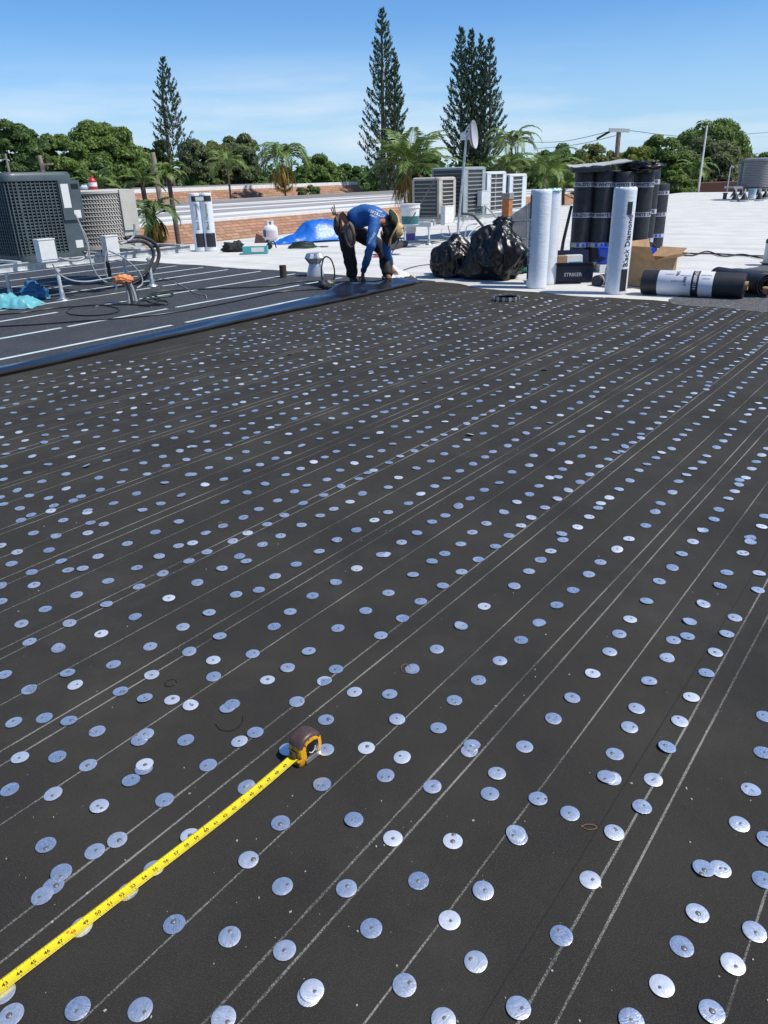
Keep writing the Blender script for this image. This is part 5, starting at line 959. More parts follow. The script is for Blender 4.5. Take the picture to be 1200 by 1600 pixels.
# ============================================================ FAR EQUIPMENT AT RIGHT
for k, (px0, px1, ptop, pbot, lab_) in enumerate(((1152, 1176, 249, 291, 'far dark grey round air conditioner, left of the pair at right edge'), (1159, 1204, 247, 292, 'far light grey round air conditioner at the right picture edge'))):
    base = G((px0 + px1) / 2, 312) + Vector((0, 1.0 - k * .8, 0)); Yb = base.y; p0_, p1_ = PY(px0, pbot, Yb), PY(px1, pbot, Yb); cx_ = (p0_ + p1_) / 2; r = (p1_ - p0_).length / 2; zt_ = PY(px0, ptop, Yb).z
    t = thing('air_conditioner', lab_, 'air conditioner', Vector((cx_.x, Yb, .5)), 'far air conditioners at the right edge')
    mg = (ACG, mat('far_grey_metal', (.16, .17, .19), .5))[k]
    mb = M(); prof = []; n = 16
    for i in range(n): z = cx_.z + (zt_ - cx_.z - .12) * i / n; prof += [(r, z), (r * .965, z + .018), (r * .965, z + .028)]
    mb.lathe(prof, Vector((cx_.x, Yb, 0)), 32); part('louvres', mb, mg, t, 20)
    mb = M(); mb.lathe([(r * 1.03, zt_ - .14), (r * 1.03, zt_ - .06), (r * .85, zt_ - .01), (r * .3, zt_)], Vector((cx_.x, Yb, 0)), 32); part('top_cover', mb, mg, t, 40)
    mb = M(); mb.lathe([(r * 1.02, cx_.z - .05), (r * 1.02, cx_.z)], Vector((cx_.x, Yb, 0)), 32); part('base_pan', mb, BLACK, t)
a, b = PY(1148, 292, 33), PY(1215, 292, 33); t = thing('equipment_stand', 'far low stand under the round air conditioners at right', 'metal stand', G(1165, 312))
for dy in (0, .9): mb = M(); mb.box(Vector((a.x, 33 + dy, .44)), Vector((b.x - a.x, 0, 0)), Vector((0, .06, 0)), ZD * .08); part('rail', mb, STAND, t, None)
mb = M(); mb.box(Vector((b.x - .75, 32.6, .42)), Vector((.12, 0, 0)), Vector((0, .1, 0)), ZD * .7); part('switch_box', mb, WPAINT, t, None)
BOOT = mat('pipe_boot', (.02, .02, .022), .5)
for k, (x, y) in enumerate(((1148, 315), (1162, 315), (1147, 308), (1158, 307), (1186, 314), (1195, 311), (1184, 307))):
    c = G(x, y); lg = M(); lg.lathe([(.03, .2), (.03, .46)], c, 8); l0 = part('leg', lg, GALV, t); mb = M(); mb.lathe([(.17, 0), (.15, .08), (.07, .22), (.03, .30)], c, 14); part('boot', mb, BOOT, l0); mb = M(); mb.lathe([(.175, .0), (.175, .07)], c, 14, caps=False); part('collar', mb, GALV, l0)
c = G(1174, 310); bucket('far pale blue bucket under the round air conditioners', c, .17, .38, mat('pale_blue', (.28, .48, .62), .5), PW, .1, .4)
c = G(1132, 311); mb = M(); mb.lathe([(.08, 0), (.08, .20), (.10, .20), (.10, .25)], c, 14); solo('vent_pipe', mb, mat('grey_pipe', (.08, .09, .08), .7), 'far short grey vent pipe left of the round units', 'pipe', c)
# ============================================================ THE WORKER
SKIN = mat('skin', (.28, .13, .08), .5); SHIRT = mat('blue_shirt', (.016, .10, .32), .75, var=.18, vscale=9, bump=.35, bscale=18, bdist=.02); JEAN = mat('dark_trousers', (.012, .012, .015), .75, var=.4, vscale=12, bump=.5, bscale=22, bdist=.02)
LEATH = mat('tool_leather', (.055, .028, .018), .6, var=.4, vscale=20); LEATG = mat('grey_leather', (.12, .11, .10), .6, var=.3, vscale=20); SHOE = mat('boot_leather', (.03, .022, .018), .7)
def skin_obj(name, verts, edges, radii, m_, parent, root=0, sub=2, fuzz=0.0):
    me = bpy.data.meshes.new(name); l0 = wloc(parent); me.from_pydata([tuple(Vector(v) - l0) for v in verts], edges, []); ob = bpy.data.objects.new(name, me); sc.collection.objects.link(ob)
    sm = ob.modifiers.new('skin', 'SKIN'); sm.use_smooth_shade = True; sm.branch_smoothing = .6
    for i, r in enumerate(radii): me.skin_vertices[0].data[i].radius = (r, r) if not isinstance(r, tuple) else r
    me.skin_vertices[0].data[root].use_root = True
    s2 = ob.modifiers.new('sub', 'SUBSURF'); s2.levels = s2.render_levels = sub
    dg = bpy.context.evaluated_depsgraph_get(); nm = bpy.data.meshes.new_from_object(ob.evaluated_get(dg)); bpy.data.objects.remove(ob)
    nm.materials.clear(); nm.materials.append(m_)
    if fuzz:
        for v in nm.vertices:
            p = v.co * 9; v.co += v.normal * fuzz * (noise.noise(p) + .6 * noise.noise(p * 2.3))
    nm.shade_smooth(); o = bpy.data.objects.new(name, nm); sc.collection.objects.link(o); o.parent = parent; return o
ankL = G(551, 432, .09); ankR = G(607, 433, .09); ankL.y += .0
foot = (ankL + ankR) / 2; wk = thing('person', 'worker in straw hat, blue long-sleeved shirt and dark trousers bending down over the sheet', 'person', Vector((foot.x, foot.y, 0)))
Yk = ankL.y
pel = PY(543, 352, Yk - .12); sp1 = PY(562, 336, Yk - .14); sp2 = PY(583, 334, Yk - .20); chs = PY(595, 341, Yk - .27); nck = PY(604, 352, Yk - .34); hd0 = PY(607, 358, Yk - .36); hd1 = PY(608, 371, Yk - .38)
shA = PY(585, 347, Yk - .42); elA = PY(579, 386, Yk - .55); haA = G(567, 427, .11)
shB = PY(606, 346, Yk - .12); elB = PY(604, 392, Yk - .22); haB = PY(611, 416, haA.y + .12)
hpA = PY(538, 364, Yk - .22); knA = PY(545, 392, Yk - .16); hpB = PY(560, 364, Yk + .02); knB = PY(598, 388, Yk + .12)
V, E_, Rr_ = [], [], []
def nd(p, r, par=None):
    V.append(Vector(p)); Rr_.append(r)
    if par is not None: E_.append((par, len(V) - 1))
    return len(V) - 1
i0 = nd(pel, .13); i1 = nd(sp1, .12, i0); i2 = nd(sp2, .13, i1); i3 = nd(chs, .11, i2); i4 = nd(nck, .055, i3); i5 = nd(hd0, .075, i4); i5b = nd((hd0 + hd1) / 2, .092, i5); i6 = nd(hd1, .07, i5b)
jaw = nd((hd0 + hd1) / 2 + Vector((-.03, -.05, -.03)), .045, i5b)
for sh, el, ha, dirn, fz in ((shA, elA, haA, Vector((-.01, -.02, -1)), 1), (shB, elB, haB, Vector((.45, -.1, -.8)), 1)):
    a0 = nd(sh, .065, i3); a1 = nd((sh + el) / 2, .05, a0); a2 = nd(el, .040, a1); a3_ = nd((el + ha) / 2, .036, a2); a4 = nd(ha, .025, a3_)
    d = dirn.normalized(); sd = d.cross(Vector((0, 1, 0))).normalized(); bk = d.cross(sd)
    pm = nd(ha + d * .055, (.040, .022), a4)
    for f, (o_, ln) in enumerate(((-.028, .062), (-.010, .074), (.009, .070), (.027, .055))):
        k0 = nd(ha + d * .092 + sd * o_, .0105, pm); k1 = nd(ha + d * (.092 + ln * .5) + sd * o_ * 1.1 + bk * .010, .0095, k0); nd(ha + d * (.090 + ln * .85) + sd * o_ * 1.1 + bk * .030, .008, k1)
    tb0 = nd(ha + d * .045 - sd * .045 + bk * .012, .012, pm); nd(ha + d * .085 - sd * .052 + bk * .028, .0095, tb0)
for hp, kn, an in ((hpA, knA, ankL), (hpB, knB, ankR)):
    b0_ = nd(hp, .10, i0); b1_ = nd((hp + kn) / 2, .085, b0_); b2_ = nd(kn, .060, b1_); b3_ = nd(kn * .55 + an * .45, .055, b2_); b4_ = nd(an, .040, b3_); nd(an + Vector((.03, -.10, -.055)), .032, b4_)
body = skin_obj('body', V, E_, Rr_, SKIN, wk)
V, E_, Rr_ = [], [], []
j0 = nd(pel + (sp1 - pel) * .15, (.155, .15)); j1 = nd(sp1, .150, j0); j2 = nd(sp2, .165, j1); j3 = nd(chs, .140, j2); j4 = nd(chs * .45 + nck * .55, .085, j3)
for sh, el, ha in ((shA, elA, haA), (shB, elB, haB)):
    a0 = nd(sh, .088, j3); a1 = nd((sh + el) / 2, .068, a0); a2 = nd(el, .056, a1); a3_ = nd((el + ha) / 2, .050, a2); nd(el * .06 + ha * .94, .038, a3_)
shirt = skin_obj('shirt', V, E_, Rr_, SHIRT, wk, fuzz=.012)
V, E_, Rr_ = [], [], []
j0 = nd(pel, (.160, .155)); jj = nd(pel + (sp1 - pel) * .35, .140, j0)
for hp, kn, an in ((hpA, knA, ankL), (hpB, knB, ankR)):
    b0_ = nd(hp, .122, j0); b1_ = nd((hp + kn) / 2, .108, b0_); b2_ = nd(kn, .092, b1_); b3_ = nd(kn * .5 + an * .5, .084, b2_); nd(an * 1.0 + Vector((0, 0, -.01)), .076, b3_)
skin_obj('trousers', V, E_, Rr_, JEAN, wk, fuzz=.016)
for an in (ankL, ankR):
    V, E_, Rr_ = [], [], []; q0 = nd(an + Vector((-.01, .05, -.035)), .045); q1 = nd(an + Vector((.0, .0, -.03)), .052, q0); q2 = nd(an + Vector((.03, -.10, -.048)), .042, q1); nd(an + Vector((.05, -.17, -.055)), .033, q2); skin_obj('boot', V, E_, Rr_, SHOE, wk)
mb = M(); hc = hd0 * .45 + hd1 * .55; blob(mb, hc + Vector((.010, .015, -.01)), (.100, .112, .125), 4, .10, 5, 3); part('hair', mb, mat('black_hair', (.010, .007, .006), .6, bump=.6, bscale=60), wk, True)
mb = M(); blob(mb, hc + Vector((-.088, -.055, .01)), (.018, .022, .034), 2, .1); part('ear', mb, SKIN, wk, True)
mb = M(); e1 = (sp1 - pel).normalized(); e2_ = Vector((0, 1, 0)); e3_ = e1.cross(e2_); bc = pel + e1 * .02
mb.ring([[bc + e1 * s + (e2_ * math.cos(a) + e3_ * math.sin(a)) * .168 for a in [2 * math.pi * j / 24 for j in range(24)]] for s in (-.03, .035)], caps=False); part('tool_belt', mb, LEATH, wk)
mb = M(); pc = PY(547, 367, Yk - .34); blob(mb, pc, (.065, .05, .15), 4, .12, 2.5, 6); pch = part('tool_pouch', mb, LEATG, wk, True)
mb = M(); mb.tube([pc + Vector((-.05, -.03, .14)), pc + Vector((-.065, -.04, 0)), pc + Vector((0, -.05, -.14)), pc + Vector((.06, -.04, -.06)), pc + Vector((.0, -.04, .13))], .012, 6, 5); part('pouch_rim', mb, LEATH, pch)
mb = M(); pc2 = PY(528, 352, Yk - .16); blob(mb, pc2, (.055, .08, .13), 4, .15, 2.5, 9)
for k in range(3): mb.tube([pc2 + Vector((-.05 + .015 * k, -.02, .12)), pc2 + Vector((-.075 + .02 * k, -.02, .2 + .02 * (k % 3)))], .007, 6)
part('tool_pouch', mb, LEATH, wk, True)
hx = Vector((.90, .30, -.22)).normalized(); hb = PY(612, 357, hc.y + .02)
STRAW = mat('straw', (.56, .38, .16), .8, var=.25, vscale=60, bump=.5, bscale=120, bdist=.004)
mb = M(); mb.lathe([(.215, -.035), (.21, -.012), (.16, .0), (.105, .004), (.098, .05), (.088, .10), (.06, .125), (.0, .13), (.055, .12), (.083, .095), (.093, .045), (.098, .0), (.16, -.008), (.21, -.022)], hb, 36, ax=hx, caps=False)
for q in range(len(mb.v)): p = Vector(mb.v[q]); mb.v[q] = tuple(p + hx * .03 * math.sin(3 * math.atan2((p - hb).z, (p - hb).y)) * min(1, (p - hb).length / .2))
ht = part('straw_hat', mb, STRAW, wk, 60)
mb = M(); mb.lathe([(.1065, .006), (.1045, .03)], hb, 36, ax=hx, caps=False); part('hat_band', mb, LEATH, ht)
WP2 = mat('print_white', (.6, .62, .66), .7)
mb = M()
dirb = (sp2 - sp1).normalized()
import mathutils
from mathutils.bvhtree import BVHTree
bv = BVHTree.FromPolygons([v.co + wloc(wk) for v in shirt.data.vertices], [tuple(p.vertices) for p in shirt.data.polygons])
def onshirt(px, py):
    o = Vector((0, 0, EYE)); d = (PY(px, py, 10) - o).normalized(); h = bv.ray_cast(o, d)[0]
    return (h - d * .006) if h is not None else PY(px, py, Yk - .3)
for n_c, cx, cy, sz, rot in ((8, 588, 333.5, 4.4, .38), (5, 593, 329.5, 2.6, .38), (6, 583, 337.5, 2.6, .38), (7, 581, 372, 3.6, -1.05), (5, 574, 368, 1.6, -1.2)):
    cr_, sr_ = math.cos(rot), math.sin(rot)
    marks(mb, lambda x, y: onshirt(cx + x * cr_ + y * sr_, cy + x * sr_ - y * cr_), n_c, sz)
part('shirt_print', mb, WP2, shirt, None)

# ============================================================ NEIGHBOURING ROOFS
SHING = bpy.data.materials.new('orange_shingles'); SHING.use_nodes = True
n_, l_ = SHING.node_tree.nodes, SHING.node_tree.links; _b = n_['Principled BSDF']; _b.inputs['Roughness'].default_value = .9
_uv = n_.new('ShaderNodeUVMap'); _br = n_.new('ShaderNodeTexBrick'); _br.inputs['Scale'].default_value = 1.0; _br.inputs['Color1'].default_value = (.52, .30, .19, 1); _br.inputs['Color2'].default_value = (.36, .19, .11, 1); _br.inputs['Mortar'].default_value = (.22, .11, .06, 1)
_br.inputs['Mortar Size'].default_value = .012; _br.inputs['Brick Width'].default_value = .31; _br.inputs['Row Height'].default_value = .17; _br.offset = .31; _br.offset_frequency = 3; _br.squash = 1.35; _br.squash_frequency = 2; _br.inputs['Bias'].default_value = -.1
_z = n_.new('ShaderNodeTexNoise'); _z.inputs['Scale'].default_value = 14; _z.inputs['Detail'].default_value = 5; _x = n_.new('ShaderNodeMix'); _x.data_type = 'RGBA'; _x.blend_type = 'MULTIPLY'; _x.inputs['Factor'].default_value = .5
l_.new(_uv.outputs['UV'], _br.inputs['Vector']); l_.new(_br.outputs['Color'], _x.inputs['A']); l_.new(_z.outputs['Color'], _x.inputs['B']); l_.new(_x.outputs['Result'], _b.inputs['Base Color'])
_bp = n_.new('ShaderNodeBump'); _bp.inputs['Strength'].default_value = .6; _bp.inputs['Distance'].default_value = .02; l_.new(_br.outputs['Fac'], _bp.inputs['Height']); _bp.invert = True; l_.new(_bp.outputs['Normal'], _b.inputs['Normal'])
_mm = n_.new('ShaderNodeMapping'); 
ROOFW = mat('weathered_white_roof', (.72, .71, .68), .8, col2=(.26, .25, .24), vscale=1.0, ramp=(.42, .58), detail=6)
_v = ROOFW.node_tree.nodes['var']; _mp = ROOFW.node_tree.nodes.new('ShaderNodeMapping'); _mp.inputs['Scale'].default_value = (.55, .022, 1); _mr = ROOFW.node_tree.nodes.new('ShaderNodeMapping'); _mr.inputs['Rotation'].default_value = (0, 0, AZ)
_tc2 = ROOFW.node_tree.nodes.new('ShaderNodeTexCoord'); ROOFW.node_tree.links.new(_tc2.outputs['Object'], _mr.inputs['Vector']); ROOFW.node_tree.links.new(_mr.outputs['Vector'], _mp.inputs['Vector']); ROOFW.node_tree.links.new(_mp.outputs['Vector'], _v.inputs['Vector'])
def strip_uv(o):
    me = o.data; uv = me.uv_layers.new(name='UVMap')
    for p in me.polygons:
        n = p.normal; h = Vector((n.y, -n.x, 0)).normalized() if abs(n.z) < .98 else Vector((1, 0, 0)); v = n.cross(h)
        for li in p.loop_indices:
            c = me.vertices[me.loops[li].vertex_index].co; uv.data[li].uv = (c.dot(h), c.dot(v))
def mansard_building(label, w_edge, zt, u0, u1, depth, slope_h, slope_d, cop=.22, name='neighbouring_building'):
    t = thing(name, label, 'building', U((u0 + u1) / 2, w_edge - 1, -4.2))
    mb = M(); mb.add([U(u0, w_edge, zt), U(u1, w_edge, zt), U(u1, w_edge + slope_d, zt - slope_h), U(u0, w_edge + slope_d, zt - slope_h)], [(0, 3, 2, 1)])
    o = part('shingle_slope', mb, SHING, t, None); strip_uv(o)
    mb = M(); mb.box(U(u0, w_edge + .04, zt - .10), UD * (u1 - u0), -WD * .45, ZD * (.10 + cop)); part('coping', mb, mat('white_coping', (.78, .77, .73), .7, var=.08, vscale=3), t, None)
    mb = M(); mb.box(U(u0 + .02, w_edge - .40, -4.2), UD * (u1 - u0 - .04), -WD * (depth - .4), ZD * (zt + 4.2 - .02)); mb.box(U(u0 + .04, w_edge + slope_d - .3, -4.2), UD * (u1 - u0 - .08), -WD * .3, ZD * (zt - slope_h + 4.15)); part('wall', mb, WALLM, t, None)
    mb = M(); mb.box(U(u0 + .02, w_edge - .42, zt - .015), UD * (u1 - u0 - .04), -WD * (depth - .44), ZD * .04); part('roof', mb, ROOFW, t, None)
    mb = M(); mb.box(U(u0 + .02, w_edge - depth, zt - .02), UD * (u1 - u0 - .04), WD * .4, ZD * .26); part('far_parapet', mb, ROOFW, t, None)
    return t
mansard_building('long low building with orange shingle slope and white roof just behind the alley', -21.9, .02, 9.0, 60, 17, 1.5, 2.5, cop=.06)
mansard_building('farther building with orange shingle band under a white coping', -42.5, .80, 10, 52, 8.3, 1.5, 1.4, cop=.18)
FARW = mat('rust_brown_wall', (.13, .055, .04), .8, var=.1, vscale=1)
a, b = PY(1093, 300, 55), PY(1146, 300, 55); mb = M(); mb.box(Vector((a.x, 55, -4.2)), Vector((b.x - a.x + 4, 0, 0)), Vector((0, 5, 0)), ZD * (4.2 + PY(1093, 286, 55).z)); solo('low_brown_building', mb, FARW, 'low rust-brown flat building beyond the white roof at right', 'building', Vector((a.x, 57, -4.2)), None)
a = PY(1068, 272, 62); t = thing('cream_house', 'pale cream house half hidden by trees left of the antenna', 'house', Vector((a.x, 62, -4.2)))
mb = M(); mb.box(Vector((a.x, 62, -4.2)), Vector((5, 0, 0)), Vector((0, 5, 0)), ZD * 5.0); part('wall', mb, mat('cream_wall', (.6, .55, .4), .8), t, None)
mb = M(); mb.ring([[Vector((a.x - .3, 61.7, .8)), Vector((a.x + 5.3, 61.7, .8)), Vector((a.x + 5.3, 67.3, .8)), Vector((a.x - .3, 67.3, .8))], [Vector((a.x + 1.5, 64, 2.2)), Vector((a.x + 3.5, 64, 2.2)), Vector((a.x + 3.5, 65, 2.2)), Vector((a.x + 1.5, 65, 2.2))]]); part('roof', mb, mat('grey_roof', (.3, .28, .25), .8), t, None)
# ============================================================ POLES AND WIRES
PW_ = mat('pole_wood', (.23, .19, .15), .9, var=.25, vscale=6)
def pole(label, x0, y0, x1, y1, Y, r, arms=(), name='utility_pole', cat='utility pole', m_=PW_, zb=-4.2):
    a, b = PY(x0, y0, Y), PY(x1, y1, Y); d = (a - b); base = b + d * ((zb - b.z) / d.z); t = thing(name, label, cat, base)
    mb = M(); mb.tube([base, a], [r * 1.15, r * .85], 10); part('pole', mb, m_, t)
    for (ax0, ay, ax1, ay2, rr) in arms: mb = M(); p, q = PY(ax0, ay, Y - .15), PY(ax1, ay2, Y - .15); mb.box(p - ZD * rr, q - p, Vector((0, .12, 0)), ZD * rr * 2); part('arm', mb, STAND if rr > .06 else m_, t, None)
    return t
t = pole('wooden utility pole with pale top crossarm behind the black rolls', 967, 205, 962, 265, 50, .16, [(952, 203, 984, 204, .10), (956, 246, 964, 248, .05)])
mb = M(); p = PY(946, 208, 50); mb.tube([p + Vector((-.5, 0, -.3)), p + Vector((.5, 0, .2))], .07, 6); part('insulator', mb, BLACK, t)
pole('pale leaning utility pole left of the tall pine, beside a palm', 238, 238, 247, 292, 42, .15, [(239, 268, 243, 268, .04)])
pole('short grey pole with small arm showing over the dark unit', 61, 243, 69, 272, 42, .13, [(63, 257, 82, 256, .05)])
pole('thin grey pole top at far left behind the dark unit', 8, 240, 13, 262, 44, .07)
pole('slim white antenna mast at the far edge of the white roof', 1105, 196, 1091, 299, 46, .05, name='antenna_mast', cat='mast', m_=WPAINT, zb=0)
t = pole('thin grey hooked pipe at the far roof edge right of the mast', 1141, 264, 1136, 299, 45, .035, name='pipe_post', cat='pipe', m_=GALV, zb=0)
mb = M(); mb.tube([PY(1141, 264, 45), PY(1143, 260, 45), PY(1147, 262, 45)], .035, 6, 4); part('hook', mb, GALV, t)
def wirel(px, label):
    P = [PY(x, y, Y) for x, y, Y in px]; mb = M(); mb.tube(P, .020, 4, 4); solo('overhead_wire', mb, BLACK, label, 'wire', P[0], 60)
wirel([(820, 222, 62), (880, 221, 56), (950, 206, 50)], 'upper overhead wire left of the crossarm pole')
wirel([(840, 232, 62), (900, 226, 56), (962, 212, 50)], 'lower overhead wire left of the crossarm pole')
wirel([(984, 204, 50), (1090, 214, 60), (1210, 206, 75)], 'overhead wire running right from the crossarm pole')
# ============================================================ FOLIAGE
FOOT = [(8, 61, -22.5, -39.2), (9, 53, -42.3, -51.0), (-8, 47.5, 60, -14.6)]
def clearY(xc, Y, step=.5, mg=.0, extra=()):
    # move back along the ground until the foot stands clear of every building
    for k in range(400):
        p = PY(xc, 280, Y + k * step); u, w = UWof(p)
        if not any(a - mg < u < b + mg and d - mg < w < c + mg for a, b, c, d in FOOT + list(extra)): return Y + k * step
    return Y
def leafmat(name, c, c2, r=.5, tr=.45):
    m_ = bpy.data.materials.new(name); m_.use_nodes = True; n = m_.node_tree.nodes; l = m_.node_tree.links; b = n['Principled BSDF']; b.inputs['Roughness'].default_value = r; b.inputs['Specular IOR Level'].default_value = .35
    g = n.new('ShaderNodeNewGeometry'); q = n.new('ShaderNodeValToRGB'); q.color_ramp.elements[0].color = (*c, 1); q.color_ramp.elements[1].color = (*c2, 1)
    l.new(g.outputs['Random Per Island'], q.inputs['Fac']); l.new(q.outputs['Color'], b.inputs['Base Color'])
    tl = n.new('ShaderNodeBsdfTranslucent'); l.new(q.outputs['Color'], tl.inputs['Color']); mx_ = n.new('ShaderNodeMixShader'); mx_.inputs['Fac'].default_value = tr
    l.new(b.outputs['BSDF'], mx_.inputs[1]); l.new(tl.outputs['BSDF'], mx_.inputs[2]); l.new(mx_.outputs[0], n['Material Output'].inputs['Surface']); return m_
BARK = mat('bark', (.13, .10, .075), .9, var=.3, vscale=5)
LM = [leafmat('leaf_mid', (.085, .16, .03), (.25, .34, .09)), leafmat('leaf_dark', (.06, .12, .03), (.17, .25, .075)), leafmat('leaf_olive', (.13, .17, .04), (.28, .31, .10)), leafmat('leaf_yellow', (.11, .16, .02), (.26, .28, .05)), leafmat('leaf_grey', (.10, .135, .055), (.23, .26, .12))]
nr_ = np.random.RandomState(3)
def np_mesh(name, V, F, m_, parent, tri=False):
    me = bpy.data.meshes.new(name); l0 = np.array(wloc(parent)); V = V - l0; k = F.shape[1]
    me.vertices.add(len(V)); me.vertices.foreach_set('co', V.astype(np.float32).ravel()); me.loops.add(F.size); me.loops.foreach_set('vertex_index', F.astype(np.int32).ravel())
    me.polygons.add(len(F)); me.polygons.foreach_set('loop_start', np.arange(0, F.size, k, dtype=np.int32)); me.polygons.foreach_set('loop_total', np.full(len(F), k, dtype=np.int32)); me.update(calc_edges=True); me.materials.append(m_)
    o = bpy.data.objects.new(name, me); sc.collection.objects.link(o); o.parent = parent; return o
def leaves(C, N, s, elong=1.7, axis=None):
    # C centres, N normals -> kite-shaped leaf faces
    n = len(C); r = nr_.normal(size=(n, 3)); N = N + .55 * nr_.normal(size=(n, 3)); N /= np.linalg.norm(N, axis=1)[:, None]
    a = np.cross(N, r) if axis is None else axis; a = a / np.linalg.norm(a, axis=1)[:, None]; b = np.cross(N, a); s = s * nr_.uniform(.6, 1.3, size=(n, 1))
    V = np.stack([C - a * s * elong * .5, C + b * s * .38, C + a * s * elong * .5, C - b * s * .38], 1).reshape(-1, 3); return V, np.arange(4 * n).reshape(-1, 4)
def broad_tree(label, xc, ytop, ybot, halfw, Y, m_, n=5200, leaf=.26, seed=0, clumps=46, trunk=True, zb=-4.2, touch=False, name='broadleaf_tree', group='broadleaf trees beyond the roofs'):
    ybot += 20; n = int(n * 3.1); clumps = int(clumps * 1.9); leaf *= .60; Y0 = Y; Y = clearY(xc, Y, mg=.6, extra=[] if touch else [(8, 61, -22.5, -53)]); leaf *= .92 * Y / Y0; rs = np.random.RandomState(seed + 11); top, bot = PY(xc, ytop, Y), PY(xc, ybot, Y); rx = (PY(xc + halfw, ytop, Y) - top).length; rz = (top.z - bot.z) / 2; cz = (top.z + bot.z) / 2
    base = Vector((top.x, Y, zb)); t = thing(name, label, 'tree', base, group)
    cl = []
    for k in range(clumps):
        a = rs.uniform(0, 2 * math.pi); zz = rs.uniform(-1, 1); q = math.sqrt(1 - zz * zz); f = rs.uniform(.45, .86); bump_ = 1 + .10 * math.sin(a * 3 + seed) 
        cl.append((top.x + rx * q * math.cos(a) * f * bump_, Y + rx * .8 * q * math.sin(a) * f, cz + rz * zz * f * (1.0 if zz > 0 else .8), rx * rs.uniform(.13, .30)))
    cl = np.array(cl); w = cl[:, 3] ** 2; idx = rs.choice(len(cl), size=n, p=w / w.sum()); d = rs.normal(size=(n, 3)); d /= np.linalg.norm(d, axis=1)[:, None]; d[:, 2] = np.where(d[:, 2] < -.3, -d[:, 2] * .6, d[:, 2])
    C = cl[idx, :3] + d * (cl[idx, 3] * rs.uniform(.62, 1.08, n) ** .5)[:, None] * np.array([1, 1, .78]); C[:, 2] = np.minimum(C[:, 2], top.z + rs.uniform(-.3, .15, n))
    V, F = leaves(C, d + np.array([0, 0, .25]), leaf); np_mesh('crown', V, F, m_, t)
    if trunk:
        mb = M(); r0 = max(.12, rx * .07); fork = Vector((top.x + rx * .05, Y, cz - rz * .75)); mb.tube([base, (base + fork) / 2 + Vector((.1, 0, 0)), fork], [r0 * 1.3, r0, r0 * .8], 8)
        for k in range(0, clumps, 6): q = Vector(cl[k, :3]); mb.tube([fork, fork * .5 + q * .5 + Vector((0, 0, -rz * .1)), q], [r0 * .6, r0 * .35, r0 * .12], 6)
        part('trunk', mb, BARK, t)
    return t
B = broad_tree
B('huge round mid-green tree rising highest behind the left unit', 158, 184, 300, 64, 44, LM[0], 12500, .24, 1, 70)
B('broad dull green tree at the far left edge with thin top twigs', 14, 183, 285, 50, 48, LM[1], 7500, .24, 2)
B('green tree between the far left tree and the huge round one', 84, 199, 290, 46, 46, LM[0], 8200, .24, 3)
B('darker tree filling low behind the huge round tree', 120, 232, 305, 60, 49, LM[1], 5500, .28, 4)
B('low dark green tree right of the huge round tree', 208, 236, 300, 30, 47, LM[2], 4500, .24, 5)
B('yellow-green shrub showing over the top of the dark unit', 30, 252, 300, 34, 36, LM[3], 3800, .18, 6, 24, name='shrub', group='shrubs beyond the roofs')
B('light green tree at the foot of the left pine', 248, 214, 268, 18, 56, LM[3], 1900, .26, 26)
B('small olive tree between the round tree and the left pine', 226, 226, 290, 24, 50, LM[2], 3000, .25, 41)
B('olive tree filling the gap left of the grey-green shoulder tree', 335, 214, 285, 30, 54, LM[2], 4200, .25, 42)
B('green tree filling the gap left of the wooden utility pole', 900, 228, 300, 34, 60, LM[0], 4200, .25, 43)
B('dull green tree directly behind the wooden utility pole', 958, 226, 300, 32, 62, LM[2], 4200, .25, 44)
B('low green tree between the round-topped tree and the right edge', 1160, 236, 296, 34, 70, LM[2], 4200, .3, 45)
B('dull olive tree just right of the left pine', 300, 212, 285, 34, 52, LM[4], 5500, .25, 7)
B('grey-green tree forming the right shoulder of the left group', 366, 204, 285, 42, 52, LM[4], 7000, .25, 8)
B('low bright shrub behind the shingles left of centre', 312, 262, 296, 34, 44, LM[0], 2600, .2, 9, 24, name='shrub', group='shrubs beyond the roofs')
B('small green shrub right of the thin palm', 395, 262, 296, 26, 46, LM[0], 2000, .2, 10, 20, name='shrub', group='shrubs beyond the roofs')
B('round mid-green tree right of the drooping palm', 497, 242, 300, 44, 50, LM[0], 6000, .24, 12)
B('dark low tree between round tree and double pine', 540, 256, 300, 34, 52, LM[1], 3500, .26, 13)
B('low dark shrub touching the far coping left of centre', 482, 287, 300, 22, 56, LM[1], 1800, .14, 14, 16, touch=True, name='shrub', group='shrubs beyond the roofs')
B('dark tree low behind the fan-like palm', 660, 238, 300, 46, 60, LM[1], 4500, .28, 15)
B('dark bushy tree below the four-topped pine', 742, 240, 285, 34, 56, LM[1], 4500, .26, 33)
B('green tree behind the coconut palm at centre right', 806, 236, 300, 36, 52, LM[0], 4500, .24, 16)
B('dark green tree with open twigs left of the utility pole', 872, 222, 300, 40, 56, LM[1], 6000, .25, 17)
B('sparse yellowish tree left beside the utility pole', 925, 220, 296, 34, 52, LM[2], 3600, .22, 18)
B('yellow-green tree right of the utility pole above the rolls', 993, 222, 300, 40, 50, LM[3], 4200, .22, 19)
B('green tree in front of the tall right-hand tree', 1035, 206, 300, 46, 54, LM[0], 8500, .25, 20)
B('tall round-topped tree highest at the right, behind the mast', 1112, 187, 262, 60, 72, LM[0], 9500, .32, 21, 60)
B('dark grey-green tree behind the far round units', 1108, 214, 296, 56, 60, LM[4], 9000, .26, 22)
B('distant green tree at the right picture edge', 1188, 233, 294, 40, 74, LM[0], 4500, .3, 23)
B('low green shrub in front of the brown building', 1062, 262, 300, 34, 50, LM[0], 3000, .22, 24, 24, name='shrub', group='shrubs beyond the roofs')
